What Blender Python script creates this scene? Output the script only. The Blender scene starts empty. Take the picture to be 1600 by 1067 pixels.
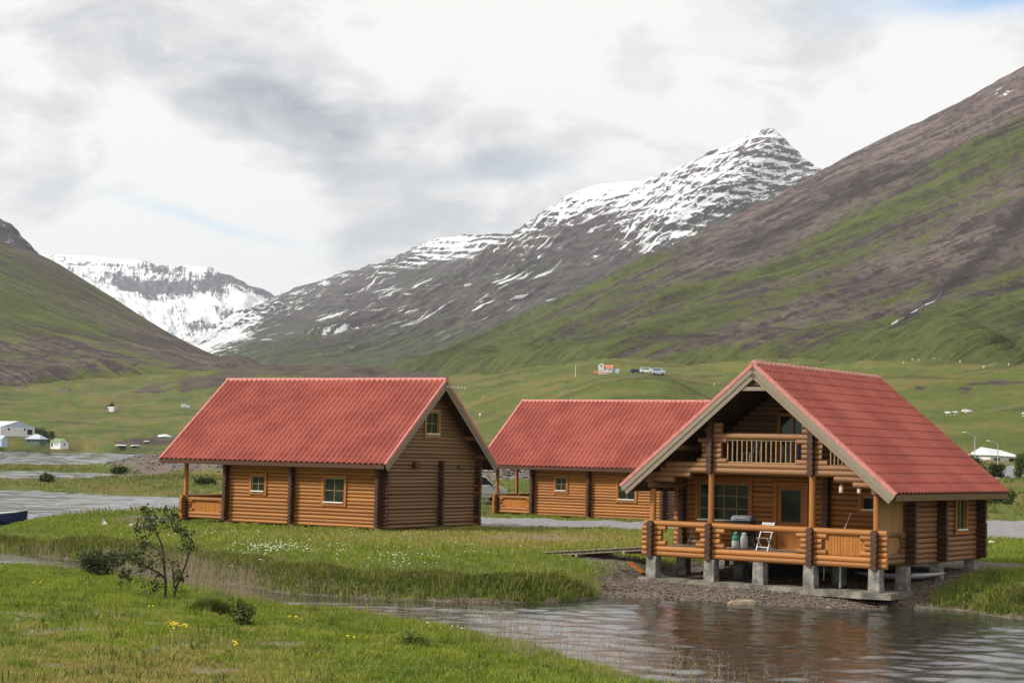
import bpy, math, random
import numpy as np
from mathutils import Matrix, Vector
random.seed(7)
rng = np.random.default_rng(7)
S = bpy.context.scene
C = S.collection
PI = math.pi

# ------------------------------------------------------------------ camera
FPX, PITCH, ROLL, EYE = 2798.5, 0.06243, 0.02286, 4.5      # focal length in photo pixels (1600 wide)
_F = np.array([0, math.cos(PITCH), math.sin(PITCH)])
_U0 = np.array([0, -math.sin(PITCH), math.cos(PITCH)])
_R0 = np.array([1.0, 0, 0])
_R = math.cos(ROLL) * _R0 + math.sin(ROLL) * _U0
_U = -math.sin(ROLL) * _R0 + math.cos(ROLL) * _U0
cam_d = bpy.data.cameras.new('camera')
cam = bpy.data.objects.new('camera', cam_d)
C.objects.link(cam)
M = Matrix.Identity(4)
for i in range(3):
    M[i][0], M[i][1], M[i][2] = _R[i], _U[i], -_F[i]
M[2][3] = EYE
cam.matrix_world = M
cam_d.sensor_width = 36
cam_d.lens = FPX / 1600 * 36
cam_d.clip_start = 0.5
cam_d.clip_end = 40000
S.camera = cam

def ray(px, py):
    px = np.asarray(px, float)[..., None]; py = np.asarray(py, float)[..., None]
    return _F + _R * (px - 800) / FPX - _U * (py - 533.5) / FPX

def at_dist(px, py, d):
    """point seen at a photo pixel, at horizontal distance d"""
    r = ray(px, py); h = np.hypot(r[..., 0], r[..., 1])
    return r * (np.asarray(d, float) / h)[..., None] + np.array([0, 0, EYE])

def on_level(px, py, z):
    r = ray(px, py)
    return r * ((z - EYE) / r[..., 2])[..., None] + np.array([0, 0, EYE])

# ------------------------------------------------------------------ sky and sun
SUN_AZ, SUN_EL = math.radians(250), math.radians(37)          # compass bearing, +Y = 0, clockwise
W = bpy.data.worlds.new('World'); S.world = W; W.use_nodes = True
nt = W.node_tree; nt.nodes.clear()
def N(t, kind, **kw):
    n = t.nodes.new(kind)
    for k, v in kw.items(): setattr(n, k, v)
    return n
def link(t, a, b): t.links.new(a, b)
def math_n(t, op, a, b=None, c=None, clamp=False):
    n = N(t, 'ShaderNodeMath', operation=op); n.use_clamp = clamp
    for i, v in enumerate((a, b, c)):
        if v is None: continue
        if isinstance(v, (int, float)): n.inputs[i].default_value = v
        else: link(t, v, n.inputs[i])
    return n.outputs[0]
def mix_c(t, fac, a, b, blend='MIX'):
    n = N(t, 'ShaderNodeMix', data_type='RGBA', blend_type=blend)
    for i, v in ((0, fac), (6, a), (7, b)):
        if isinstance(v, (int, float)): n.inputs[i].default_value = v
        elif isinstance(v, (tuple, list)): n.inputs[i].default_value = (*v[:3], 1)
        else: link(t, v, n.inputs[i])
    return n.outputs[2]
def noise_n(t, vec, scale, detail=5, rough=0.55, dist=0.0, dim='3D', w=None):
    n = N(t, 'ShaderNodeTexNoise', noise_dimensions=dim)
    n.inputs['Scale'].default_value = scale; n.inputs['Detail'].default_value = detail
    n.inputs['Roughness'].default_value = rough; n.inputs['Distortion'].default_value = dist
    if vec is not None: link(t, vec, n.inputs['Vector'])
    return n.outputs['Fac']
def ramp_n(t, fac, lo, hi, a=0.0, b=1.0):
    n = N(t, 'ShaderNodeMapRange', interpolation_type='SMOOTHSTEP')
    link(t, fac, n.inputs[0])
    for i, v in ((1, lo), (2, hi), (3, a), (4, b)): n.inputs[i].default_value = v
    return n.outputs[0]
def scaled(t, vec, s):
    n = N(t, 'ShaderNodeMapping'); n.inputs['Scale'].default_value = s
    link(t, vec, n.inputs['Vector']); return n.outputs[0]

sky = N(nt, 'ShaderNodeTexSky', sky_type='NISHITA')
sky.sun_disc = False; sky.sun_elevation = SUN_EL; sky.sun_rotation = SUN_AZ
tc = N(nt, 'ShaderNodeTexCoord')
sep = N(nt, 'ShaderNodeSeparateXYZ'); link(nt, tc.outputs['Generated'], sep.inputs[0])
dx, dy, dz = sep.outputs
az = math_n(nt, 'ARCTAN2', dx, dy); el = math_n(nt, 'ARCSINE', dz)
dzp = math_n(nt, 'ADD', math_n(nt, 'MAXIMUM', dz, 0.0), 0.38)
cmb = N(nt, 'ShaderNodeCombineXYZ')
link(nt, math_n(nt, 'DIVIDE', dx, dzp), cmb.inputs[0]); link(nt, math_n(nt, 'DIVIDE', dy, dzp), cmb.inputs[1])
P = cmb.outputs[0]
n1 = noise_n(nt, P, 3.6, 8, 0.54, 0.35)
n2 = noise_n(nt, P, 9.5, 8, 0.6, 0.5)
dsp = N(nt, 'ShaderNodeTexNoise'); dsp.inputs['Scale'].default_value = 9; dsp.inputs['Detail'].default_value = 6
link(nt, tc.outputs['Generated'], dsp.inputs['Vector'])
dsep = N(nt, 'ShaderNodeSeparateColor'); link(nt, dsp.outputs['Color'], dsep.inputs[0])
azw = math_n(nt, 'MULTIPLY_ADD', math_n(nt, 'SUBTRACT', dsep.outputs[0], 0.5), 0.16, az)
elw = math_n(nt, 'MULTIPLY_ADD', math_n(nt, 'SUBTRACT', dsep.outputs[1], 0.5), 0.10, el)
azs = math_n(nt, 'MULTIPLY_ADD', math_n(nt, 'SUBTRACT', dsep.outputs[0], 0.5), 0.04, az)
els = math_n(nt, 'MULTIPLY_ADD', math_n(nt, 'SUBTRACT', dsep.outputs[1], 0.5), 0.018, el)
def cloud_bank(px, py, sx, sy, tilt=0.0, warp=True):
    a0 = (px - 800) / FPX; e0 = (709 - py) / FPX
    u = math_n(nt, 'SUBTRACT', azw if warp else azs, a0); v = math_n(nt, 'SUBTRACT', elw if warp else els, e0)
    v = math_n(nt, 'MULTIPLY_ADD', u, tilt, v)
    u = math_n(nt, 'DIVIDE', u, sx / FPX); v = math_n(nt, 'DIVIDE', v, sy / FPX)
    q = math_n(nt, 'ADD', math_n(nt, 'MULTIPLY', u, u), math_n(nt, 'MULTIPLY', v, v))
    return math_n(nt, 'EXPONENT', math_n(nt, 'MULTIPLY', q, -1.0))
dark = None
for args, wgt in (((560, 215, 230, 75, 0.10), 0.60), ((440, 170, 200, 50, 0.2), 0.22), ((810, 300, 130, 32, 0.0), 0.42), ((90, 60, 420, 70, 0.0), 0.13),
                  ((640, 385, 200, 40, 0), 0.16), ((200, 160, 160, 40, 0.2), 0.12)):
    t_ = math_n(nt, 'MULTIPLY', cloud_bank(*args), wgt)
    dark = t_ if dark is None else math_n(nt, 'ADD', dark, t_)
for args, wgt in (((1120, 150, 330, 80, 0.0), 0.26), ((330, 290, 200, 45, 0.25), 0.17), ((470, 330, 120, 30, 0.2), 0.10), ((690, 250, 60, 30, 0.0), 0.4)):
    dark = math_n(nt, 'SUBTRACT', dark, math_n(nt, 'MULTIPLY', cloud_bank(*args), wgt))
shade = math_n(nt, 'ADD', dark, math_n(nt, 'ADD', ramp_n(nt, n1, 0.40, 0.60, -0.18, 0.32), ramp_n(nt, n2, 0.38, 0.62, -0.15, 0.17)))
shade = math_n(nt, 'MAXIMUM', math_n(nt, 'MINIMUM', shade, 1.0), 0.0)
ccol = mix_c(nt, shade, (0.75, 0.745, 0.73), (0.31, 0.33, 0.375))
gap = math_n(nt, 'ADD', math_n(nt, 'MULTIPLY', cloud_bank(330, 366, 120, 8, 0.2, False), 0.75), math_n(nt, 'MULTIPLY', cloud_bank(1560, 6, 210, 24, -0.05, False), 1.5))
gap = math_n(nt, 'ADD', gap, math_n(nt, 'MULTIPLY', cloud_bank(810, 300, 90, 20, 0.0), 0.25))
gap = math_n(nt, 'MULTIPLY', gap, ramp_n(nt, n2, 0.3, 0.6, 0.6, 1.0), None, True)
bg_s = N(nt, 'ShaderNodeBackground'); link(nt, sky.outputs[0], bg_s.inputs[0]); bg_s.inputs[1].default_value = 0.15
bg_c = N(nt, 'ShaderNodeBackground'); link(nt, ccol, bg_c.inputs[0]); bg_c.inputs[1].default_value = 1.0
mxs = N(nt, 'ShaderNodeMixShader'); link(nt, gap, mxs.inputs[0]); link(nt, bg_c.outputs[0], mxs.inputs[1]); link(nt, bg_s.outputs[0], mxs.inputs[2])
wo = N(nt, 'ShaderNodeOutputWorld'); link(nt, mxs.outputs[0], wo.inputs[0])

sun_d = bpy.data.lights.new('sun', 'SUN'); sun_d.energy = 3.2; sun_d.angle = math.radians(9); sun_d.color = (1.0, 0.955, 0.88)
sun = bpy.data.objects.new('sun', sun_d); C.objects.link(sun)
sv = Vector((math.sin(SUN_AZ) * math.cos(SUN_EL), math.cos(SUN_AZ) * math.cos(SUN_EL), math.sin(SUN_EL)))
sun.rotation_euler = sv.to_track_quat('Z', 'Y').to_euler(); sun.location = (0, -20, 60)
vs = S.view_settings
vs.view_transform = 'Standard'; vs.look = 'None'; vs.gamma = 1; vs.use_curve_mapping = False; vs.exposure = 0.42
S.cycles.max_bounces = 8; S.cycles.volume_bounces = 0; S.cycles.transparent_max_bounces = 8
S.cycles.use_denoising = True

# ------------------------------------------------------------------ mesh helpers
class MB:
    def __init__(s): s.v = []; s.f = []; s.sm = []; s.mi = []
    def add(s, vs_, fs, smooth=False, mi=0):
        o = len(s.v); s.v.extend(tuple(map(float, p)) for p in vs_)
        for f in fs: s.f.append(tuple(i + o for i in f)); s.sm.append(smooth); s.mi.append(mi)
        return s
    def box(s, c, d, M_=None, mi=0, smooth=False):
        hx, hy, hz = d[0] / 2, d[1] / 2, d[2] / 2
        p = [Vector((x, y, z)) for x in (-hx, hx) for y in (-hy, hy) for z in (-hz, hz)]
        if M_ is not None: p = [M_ @ q for q in p]
        p = [q + Vector(c) for q in p]
        return s.add(p, [(0, 1, 3, 2), (4, 6, 7, 5), (0, 4, 5, 1), (2, 3, 7, 6), (0, 2, 6, 4), (1, 5, 7, 3)], smooth, mi)
    def bar(s, p0, p1, w, h, mi=0, up=(0, 0, 1)):
        a, b = Vector(p0), Vector(p1); d = b - a; L = d.length; x = d.normalized()
        y = Vector(up).cross(x)
        if y.length < 1e-4: y = Vector((0, 1, 0)).cross(x)
        y.normalize(); z = x.cross(y)
        Mr = Matrix((x, y, z)).transposed()
        return s.box((a + b) / 2, (L, w, h), Mr, mi)
    def tube(s, pts, rs, n=8, caps=True, mi=0):
        pts = [Vector(p) for p in pts]
        if not hasattr(rs, '__len__'): rs = [rs] * len(pts)
        vs_, fs = [], []
        prev = None
        for i, p in enumerate(pts):
            d = (pts[min(i + 1, len(pts) - 1)] - pts[max(i - 1, 0)]).normalized()
            if prev is None:
                a = Vector((0, 0, 1)) if abs(d.z) < 0.9 else Vector((1, 0, 0))
                prev = d.cross(a).normalized()
            prev = (prev - d * prev.dot(d)).normalized(); q = d.cross(prev)
            for k in range(n):
                t = 2 * PI * k / n
                vs_.append(p + (prev * math.cos(t) + q * math.sin(t)) * rs[i])
        for i in range(len(pts) - 1):
            for k in range(n):
                k2 = (k + 1) % n
                fs.append((i * n + k, i * n + k2, (i + 1) * n + k2, (i + 1) * n + k))
        s.add(vs_, fs, True, mi)
        if caps:
            for i, fl in ((0, True), (len(pts) - 1, False)):
                ring = vs_[i * n:(i + 1) * n]
                s.add(ring, [tuple(reversed(range(n))) if fl else tuple(range(n))], False, mi)
        return s
    def lathe(s, c, prof, n=16, mi=0):
        vs_ = [(c[0] + r * math.cos(2 * PI * k / n), c[1] + r * math.sin(2 * PI * k / n), c[2] + z) for r, z in prof for k in range(n)]
        fs = [(i * n + k, i * n + (k + 1) % n, (i + 1) * n + (k + 1) % n, (i + 1) * n + k) for i in range(len(prof) - 1) for k in range(n)]
        return s.add(vs_, fs, True, mi)
    def prism(s, poly, x0, x1, axis=0, mi=0):
        n = len(poly)
        def P_(a, q):
            return (a, q[0], q[1]) if axis == 0 else ((q[0], a, q[1]) if axis == 1 else (q[0], q[1], a))
        vs_ = [P_(x0, q) for q in poly] + [P_(x1, q) for q in poly]
        fs = [tuple(range(n)), tuple(reversed(range(n, 2 * n)))] + [(i, n + i, n + (i + 1) % n, (i + 1) % n) for i in range(n)]
        return s.add(vs_, fs, False, mi)
    def mesh(s, name, mats):
        me = bpy.data.meshes.new(name); me.from_pydata(s.v, [], s.f)
        me.polygons.foreach_set('use_smooth', s.sm); me.polygons.foreach_set('material_index', s.mi)
        for m in (mats if isinstance(mats, (list, tuple)) else [mats]): me.materials.append(m)
        me.update(); return me
    def build(s, name, mats, parent=None):
        return link_obj(name, s.mesh(name, mats), parent)

def link_obj(name, data, parent=None):
    o = bpy.data.objects.new(name, data); C.objects.link(o)
    if parent is not None: o.parent = parent
    return o
def tag(o, label=None, cat=None, group=None, kind=None):
    for k, v in (('label', label), ('category', cat), ('group', group), ('kind', kind)):
        if v is not None: o[k] = v
    return o
def thing(name, loc, rz, label, cat, group=None):
    o = link_obj(name, None); o.location = loc; o.rotation_euler = (0, 0, rz)
    return tag(o, label, cat, group)
def part_empty(name, parent):
    return link_obj(name, None, parent)
def np_mesh(name, v, f, mats, smooth=True, attrs=None, uv=None):
    me = bpy.data.meshes.new(name)
    v = np.ascontiguousarray(v, np.float32); f = np.ascontiguousarray(f, np.int32); k = f.shape[1]
    me.vertices.add(len(v)); me.vertices.foreach_set('co', v.ravel())
    me.loops.add(f.size); me.loops.foreach_set('vertex_index', f.ravel())
    me.polygons.add(len(f)); me.polygons.foreach_set('loop_start', np.arange(0, f.size, k, dtype=np.int32))
    me.polygons.foreach_set('loop_total', np.full(len(f), k, np.int32))
    me.polygons.foreach_set('use_smooth', np.full(len(f), smooth, bool))
    for m in (mats if isinstance(mats, (list, tuple)) else [mats]): me.materials.append(m)
    for an, arr in (attrs or {}).items():
        arr = np.asarray(arr, np.float32)
        if arr.ndim == 1:
            a = me.attributes.new(an, 'FLOAT', 'POINT'); a.data.foreach_set('value', arr)
        else:
            a = me.attributes.new(an, 'FLOAT_VECTOR', 'POINT'); a.data.foreach_set('vector', arr.ravel())
    me.update(calc_edges=True); me.validate()
    return me
def grid_faces(nr, nc, wrap=False):
    i, j = np.meshgrid(np.arange(nr - 1), np.arange(nc if wrap else nc - 1), indexing='ij')
    j2 = (j + 1) % nc
    return np.stack([i * nc + j, i * nc + j2, (i + 1) * nc + j2, (i + 1) * nc + j], -1).reshape(-1, 4)

_perm = np.random.default_rng(3).permutation(4096)
_grd = np.random.default_rng(4).uniform(0, 2 * PI, 4096)
def gnoise(x, y):
    xi = np.floor(x).astype(np.int64); yi = np.floor(y).astype(np.int64)
    xf = x - xi; yf = y - yi
    u = xf ** 3 * (xf * (xf * 6 - 15) + 10); v = yf ** 3 * (yf * (yf * 6 - 15) + 10)
    def g(a, b, fx, fy):
        t = _grd[_perm[(_perm[a & 4095] + b) & 4095]]
        return np.cos(t) * fx + np.sin(t) * fy
    n00 = g(xi, yi, xf, yf); n10 = g(xi + 1, yi, xf - 1, yf); n01 = g(xi, yi + 1, xf, yf - 1); n11 = g(xi + 1, yi + 1, xf - 1, yf - 1)
    return 1.5 * ((n00 * (1 - u) + n10 * u) * (1 - v) + (n01 * (1 - u) + n11 * u) * v)
def fbm(x, y, oct=5, gain=0.5, lac=2.03):
    a, s_, f = 1.0, 0.0, 1.0
    for k in range(oct):
        s_ = s_ + a * gnoise(x * f + 17.3 * k, y * f - 9.1 * k); a *= gain; f *= lac
    return s_
def ridged(x, y, oct=4):
    a, s_, f = 1.0, 0.0, 1.0
    for k in range(oct):
        s_ = s_ + a * (1 - 2 * np.abs(gnoise(x * f + 31.7 * k, y * f + 5.2 * k))); a *= 0.5; f *= 2.1
    return s_
def sstep(a, b, x):
    t = np.clip((x - a) / (b - a), 0, 1); return t * t * (3 - 2 * t)

# ------------------------------------------------------------------ materials
def new_mat(name):
    m = bpy.data.materials.new(name); m.use_nodes = True
    t = m.node_tree; b = t.nodes['Principled BSDF']
    b.inputs['Specular IOR Level'].default_value = 0.3
    return m, t, b
def bump(t, b, h, strength=0.4, dist=0.05):
    n = N(t, 'ShaderNodeBump'); n.inputs['Strength'].default_value = strength; n.inputs['Distance'].default_value = dist
    link(t, h, n.inputs['Height']); link(t, n.outputs[0], b.inputs['Normal'])
def obj_vec(t):
    """object coordinates shifted by the object's own random number"""
    tc_ = N(t, 'ShaderNodeTexCoord'); oi = N(t, 'ShaderNodeObjectInfo')
    ad = N(t, 'ShaderNodeVectorMath', operation='ADD')
    sc = math_n(t, 'MULTIPLY', oi.outputs['Random'], 37.0)
    link(t, tc_.outputs['Object'], ad.inputs[0]); link(t, sc, ad.inputs[1])
    return ad.outputs[0], oi.outputs['Random']
def simple(name, col, rough=0.6, var=0.15, scale=6.0, metal=0.0, bumpy=0.0, spec=0.3):
    m, t, b = new_mat(name)
    v, r = obj_vec(t)
    n = noise_n(t, v, scale, 5)
    k = ramp_n(t, n, 0.3, 0.7, 1 - var, 1 + var)
    hs = N(t, 'ShaderNodeHueSaturation'); hs.inputs['Color'].default_value = (*col, 1); link(t, k, hs.inputs['Value'])
    link(t, hs.outputs[0], b.inputs['Base Color'])
    b.inputs['Roughness'].default_value = rough; b.inputs['Metallic'].default_value = metal; b.inputs['Specular IOR Level'].default_value = spec
    if bumpy: bump(t, b, n, bumpy, 0.03)
    return m
def wood(name, c0, c1, c2, rough=0.55, knots=True, grain=(3.0, 22, 22), weather=0.0):
    m, t, b = new_mat(name)
    v, r = obj_vec(t)
    g = noise_n(t, scaled(t, v, grain), 1.0, 6, 0.6, 0.4)
    blot = noise_n(t, scaled(t, v, (4, 3, 3)), 1.0, 3)
    col = mix_c(t, ramp_n(t, g, 0.32, 0.68), c0, c1)
    rr = N(t, 'ShaderNodeMapRange'); link(t, r, rr.inputs[0]); rr.inputs[3].default_value = 0.0; rr.inputs[4].default_value = 0.7
    col = mix_c(t, rr.outputs[0], col, c2)
    col = mix_c(t, ramp_n(t, blot, 0.5, 0.75, 0.0, 0.5), col, c2)
    if knots:
        vo = N(t, 'ShaderNodeTexVoronoi'); vo.inputs['Scale'].default_value = 1.0
        link(t, scaled(t, v, (7, 5, 5)), vo.inputs['Vector'])
        col = mix_c(t, ramp_n(t, vo.outputs['Distance'], 0.06, 0.16, 0.75, 0.0), col, tuple(0.3 * k for k in c2))
    if weather:
        gw = noise_n(t, scaled(t, v, (6, 14, 14)), 1.0, 4)
        col = mix_c(t, ramp_n(t, gw, 0.45, 0.7, 0, weather), col, (0.19, 0.165, 0.14))
    link(t, col, b.inputs['Base Color']); b.inputs['Roughness'].default_value = rough
    bump(t, b, g, 0.25, 0.02)
    return m
MAT = {}
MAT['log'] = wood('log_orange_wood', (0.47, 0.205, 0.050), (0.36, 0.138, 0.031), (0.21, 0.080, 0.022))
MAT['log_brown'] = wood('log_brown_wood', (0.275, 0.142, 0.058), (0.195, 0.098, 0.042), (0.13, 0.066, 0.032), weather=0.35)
MAT['log_tan'] = wood('log_tan_wood', (0.34, 0.165, 0.062), (0.27, 0.125, 0.046), (0.19, 0.09, 0.036), weather=0.3)
MAT['log_dark'] = wood('log_end_dark_wood', (0.095, 0.042, 0.022), (0.065, 0.028, 0.017), (0.045, 0.022, 0.015), knots=False)
MAT['plank'] = wood('plank_orange_wood', (0.45, 0.18, 0.03), (0.38, 0.14, 0.022), (0.30, 0.10, 0.02), grain=(22, 22, 2.0))
MAT['plank_ol'] = wood('plank_olive_wood', (0.42, 0.225, 0.065), (0.35, 0.175, 0.05), (0.32, 0.16, 0.05), grain=(22, 22, 2.0), weather=0.3)
MAT['trim'] = wood('window_trim_wood', (0.40, 0.155, 0.03), (0.34, 0.12, 0.022), (0.28, 0.10, 0.02), knots=False, grain=(14, 14, 14))
MAT['grey_board'] = wood('weathered_board', (0.28, 0.235, 0.175), (0.20, 0.17, 0.135), (0.23, 0.165, 0.10), 0.8, False, (2.5, 30, 30), weather=0.4)
MAT['fascia'] = wood('fascia_board', (0.19, 0.13, 0.06), (0.15, 0.1, 0.05), (0.13, 0.085, 0.04), 0.8, False, (2.5, 30, 30))
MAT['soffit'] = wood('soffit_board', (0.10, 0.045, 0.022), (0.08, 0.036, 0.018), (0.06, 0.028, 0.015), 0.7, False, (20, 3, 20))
MAT['deck'] = wood('deck_board', (0.34, 0.25, 0.18), (0.28, 0.2, 0.15), (0.25, 0.18, 0.13), 0.7, False, (20, 3, 20))
MAT['sash'] = simple('window_sash_paint', (0.36, 0.25, 0.11), 0.5)
MAT['baluster'] = simple('weathered_baluster_paint', (0.29, 0.19, 0.10), 0.6, 0.2)
MAT['white'] = simple('white_paint', (0.78, 0.77, 0.74), 0.5, 0.06)
MAT['concrete'] = simple('concrete', (0.20, 0.185, 0.16), 0.9, 0.5, 3.5, bumpy=0.4)
MAT['concrete_old'] = simple('old_concrete', (0.155, 0.14, 0.115), 0.95, 0.45, 2.5, bumpy=0.6)
MAT['steel'] = simple('galvanised_steel', (0.45, 0.46, 0.47), 0.4, 0.1, metal=0.6)
MAT['black'] = simple('black_paint', (0.014, 0.014, 0.016), 0.35, 0.2)
MAT['grey'] = simple('grey_plastic', (0.2, 0.205, 0.22), 0.35, 0.1)
def mat_glass(name, tint):
    m, t, b = new_mat(name)
    v, r = obj_vec(t)
    n = noise_n(t, v, 1.6, 3)
    link(t, mix_c(t, ramp_n(t, n, 0.35, 0.7), tint, tuple(2.2 * k for k in tint)), b.inputs['Base Color'])
    b.inputs['Roughness'].default_value = 0.06; b.inputs['Specular IOR Level'].default_value = 0.45
    return m
MAT['glass'] = mat_glass('window_glass', (0.012, 0.016, 0.012))
def mat_roof():
    m, t, b = new_mat('red_tile_sheet')
    v, r = obj_vec(t)
    pos = N(t, 'ShaderNodeNewGeometry').outputs['Position']
    n = noise_n(t, pos, 0.55, 6, 0.6); f = noise_n(t, pos, 9, 5, 0.65); sp = noise_n(t, pos, 38, 3)
    col = mix_c(t, ramp_n(t, n, 0.36, 0.64), (0.235, 0.048, 0.034), (0.322, 0.080, 0.055))
    rr = N(t, 'ShaderNodeMapRange'); link(t, r, rr.inputs[0]); rr.inputs[3].default_value = 0; rr.inputs[4].default_value = 0.22
    col = mix_c(t, rr.outputs[0], col, (0.20, 0.044, 0.040))
    col = mix_c(t, ramp_n(t, f, 0.52, 0.75, 0, 0.45), col, (0.29, 0.115, 0.09))
    col = mix_c(t, ramp_n(t, sp, 0.66, 0.74, 0, 0.4), col, (0.16, 0.09, 0.07))
    link(t, col, b.inputs['Base Color']); b.inputs['Roughness'].default_value = 0.5; b.inputs['Specular IOR Level'].default_value = 0.2
    return m
MAT['roof'] = mat_roof()
MAT['flashing'] = simple('pale_red_flashing', (0.50, 0.19, 0.155), 0.45, 0.15)

# ================================================================== setting: ground, water, mountains
def smooth_line(p, n):
    """resample a polyline by arc length with a Catmull-Rom curve"""
    p = np.asarray(p, float)
    q = np.vstack([2 * p[0] - p[1], p, 2 * p[-1] - p[-2]])
    out = []
    for i in range(1, len(q) - 2):
        t = np.linspace(0, 1, 24, endpoint=False)[:, None]
        a, b, c, d = q[i - 1], q[i], q[i + 1], q[i + 2]
        out.append(0.5 * ((2 * b) + (c - a) * t + (2 * a - 5 * b + 4 * c - d) * t ** 2 + (3 * b - a - 3 * c + d) * t ** 3))
    out.append(p[-1:]); o = np.vstack(out)
    s = np.r_[0, np.cumsum(np.linalg.norm(np.diff(o, axis=0), axis=1))]
    si = np.linspace(0, s[-1], n)
    return np.stack([np.interp(si, s, o[:, k]) for k in range(o.shape[1])], -1)
def poly_sd(x, y, poly):
    """signed distance, positive inside"""
    poly = np.asarray(poly, float); n = len(poly)
    d2 = np.full(x.shape, 1e18); ins = np.zeros(x.shape, bool)
    for i in range(n):
        ax, ay = poly[i]; bx, by = poly[(i + 1) % n]
        ex, ey = bx - ax, by - ay; wx, wy = x - ax, y - ay
        t = np.clip((wx * ex + wy * ey) / (ex * ex + ey * ey + 1e-12), 0, 1)
        d2 = np.minimum(d2, (wx - t * ex) ** 2 + (wy - t * ey) ** 2)
        c = ((ay > y) != (by > y)) & (x < (bx - ax) * (y - ay) / (by - ay + 1e-12) + ax)
        ins ^= c
    return np.where(ins, 1, -1) * np.sqrt(d2)
def line_d(x, y, pts):
    pts = np.asarray(pts, float); d2 = np.full(np.shape(x), 1e18)
    for (ax, ay), (bx, by) in zip(pts[:-1], pts[1:]):
        ex, ey = bx - ax, by - ay; wx, wy = x - ax, y - ay
        t = np.clip((wx * ex + wy * ey) / (ex * ex + ey * ey + 1e-12), 0, 1)
        d2 = np.minimum(d2, (wx - t * ex) ** 2 + (wy - t * ey) ** 2)
    return np.sqrt(d2)
def plan(pts, z=0.0):
    return np.array([on_level(a, b, z)[:2] for a, b in pts])
def to_photo(v):
    d = v - np.array([0, 0, EYE]); f = np.maximum(d @ _F, 0.1)
    return 800 + FPX * (d @ _R) / f, 533.5 - FPX * (d @ _U) / f

# ---- shorelines (plan outlines at water level)
near_px = [(-500, 880), (0, 887), (100, 892), (200, 901), (300, 918), (440, 946), (560, 962), (640, 972), (760, 996), (850, 1022), (960, 1054), (1080, 1080), (1250, 1118), (1600, 1200), (2400, 1420)]
far_px = [(2400, 1000), (2000, 985), (1600, 967), (1500, 953), (1400, 951), (1300, 949), (1150, 942), (1000, 934), (965, 933), (850, 941), (700, 939), (560, 933), (440, 925), (340, 908), (230, 890), (130, 876), (40, 866), (-60, 856), (-300, 850)]
NEAR = smooth_line(plan(near_px), 90); FAR = smooth_line(plan(far_px), 110)
RIVER = np.vstack([NEAR, FAR])
LAKE1 = smooth_line(plan([(-500, 835), (-120, 842), (-40, 838), (0, 827), (40, 817), (150, 809), (280, 803), (345, 801), (382, 790), (330, 778), (275, 776.5), (100, 770), (0, 765), (-500, 757)]), 120)
LAKE2 = plan([(-600, 730), (0, 736), (130, 738.5), (250, 741.5), (262, 743), (215, 746.5), (150, 749), (60, 752.5), (0, 753), (-600, 760)])
LAKE3 = plan([(-600, 697), (0, 704.5), (130, 707), (262, 711), (300, 713), (200, 718.5), (155, 727), (0, 728), (-600, 720)])
A_LOC, A_YAW = (7.770, 57.469, 1.204), 0.96164
B_LOC, B_YAW = (-14.440, 91.184, 0.957), -0.53542
C_LOC, C_YAW = (0.722, 112.662, 0.864), -0.58566
def local_xy(x, y, loc, yaw):
    dx_, dy_ = x - loc[0], y - loc[1]
    return dx_ * math.cos(yaw) + dy_ * math.sin(yaw), -dx_ * math.sin(yaw) + dy_ * math.cos(yaw)

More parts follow.
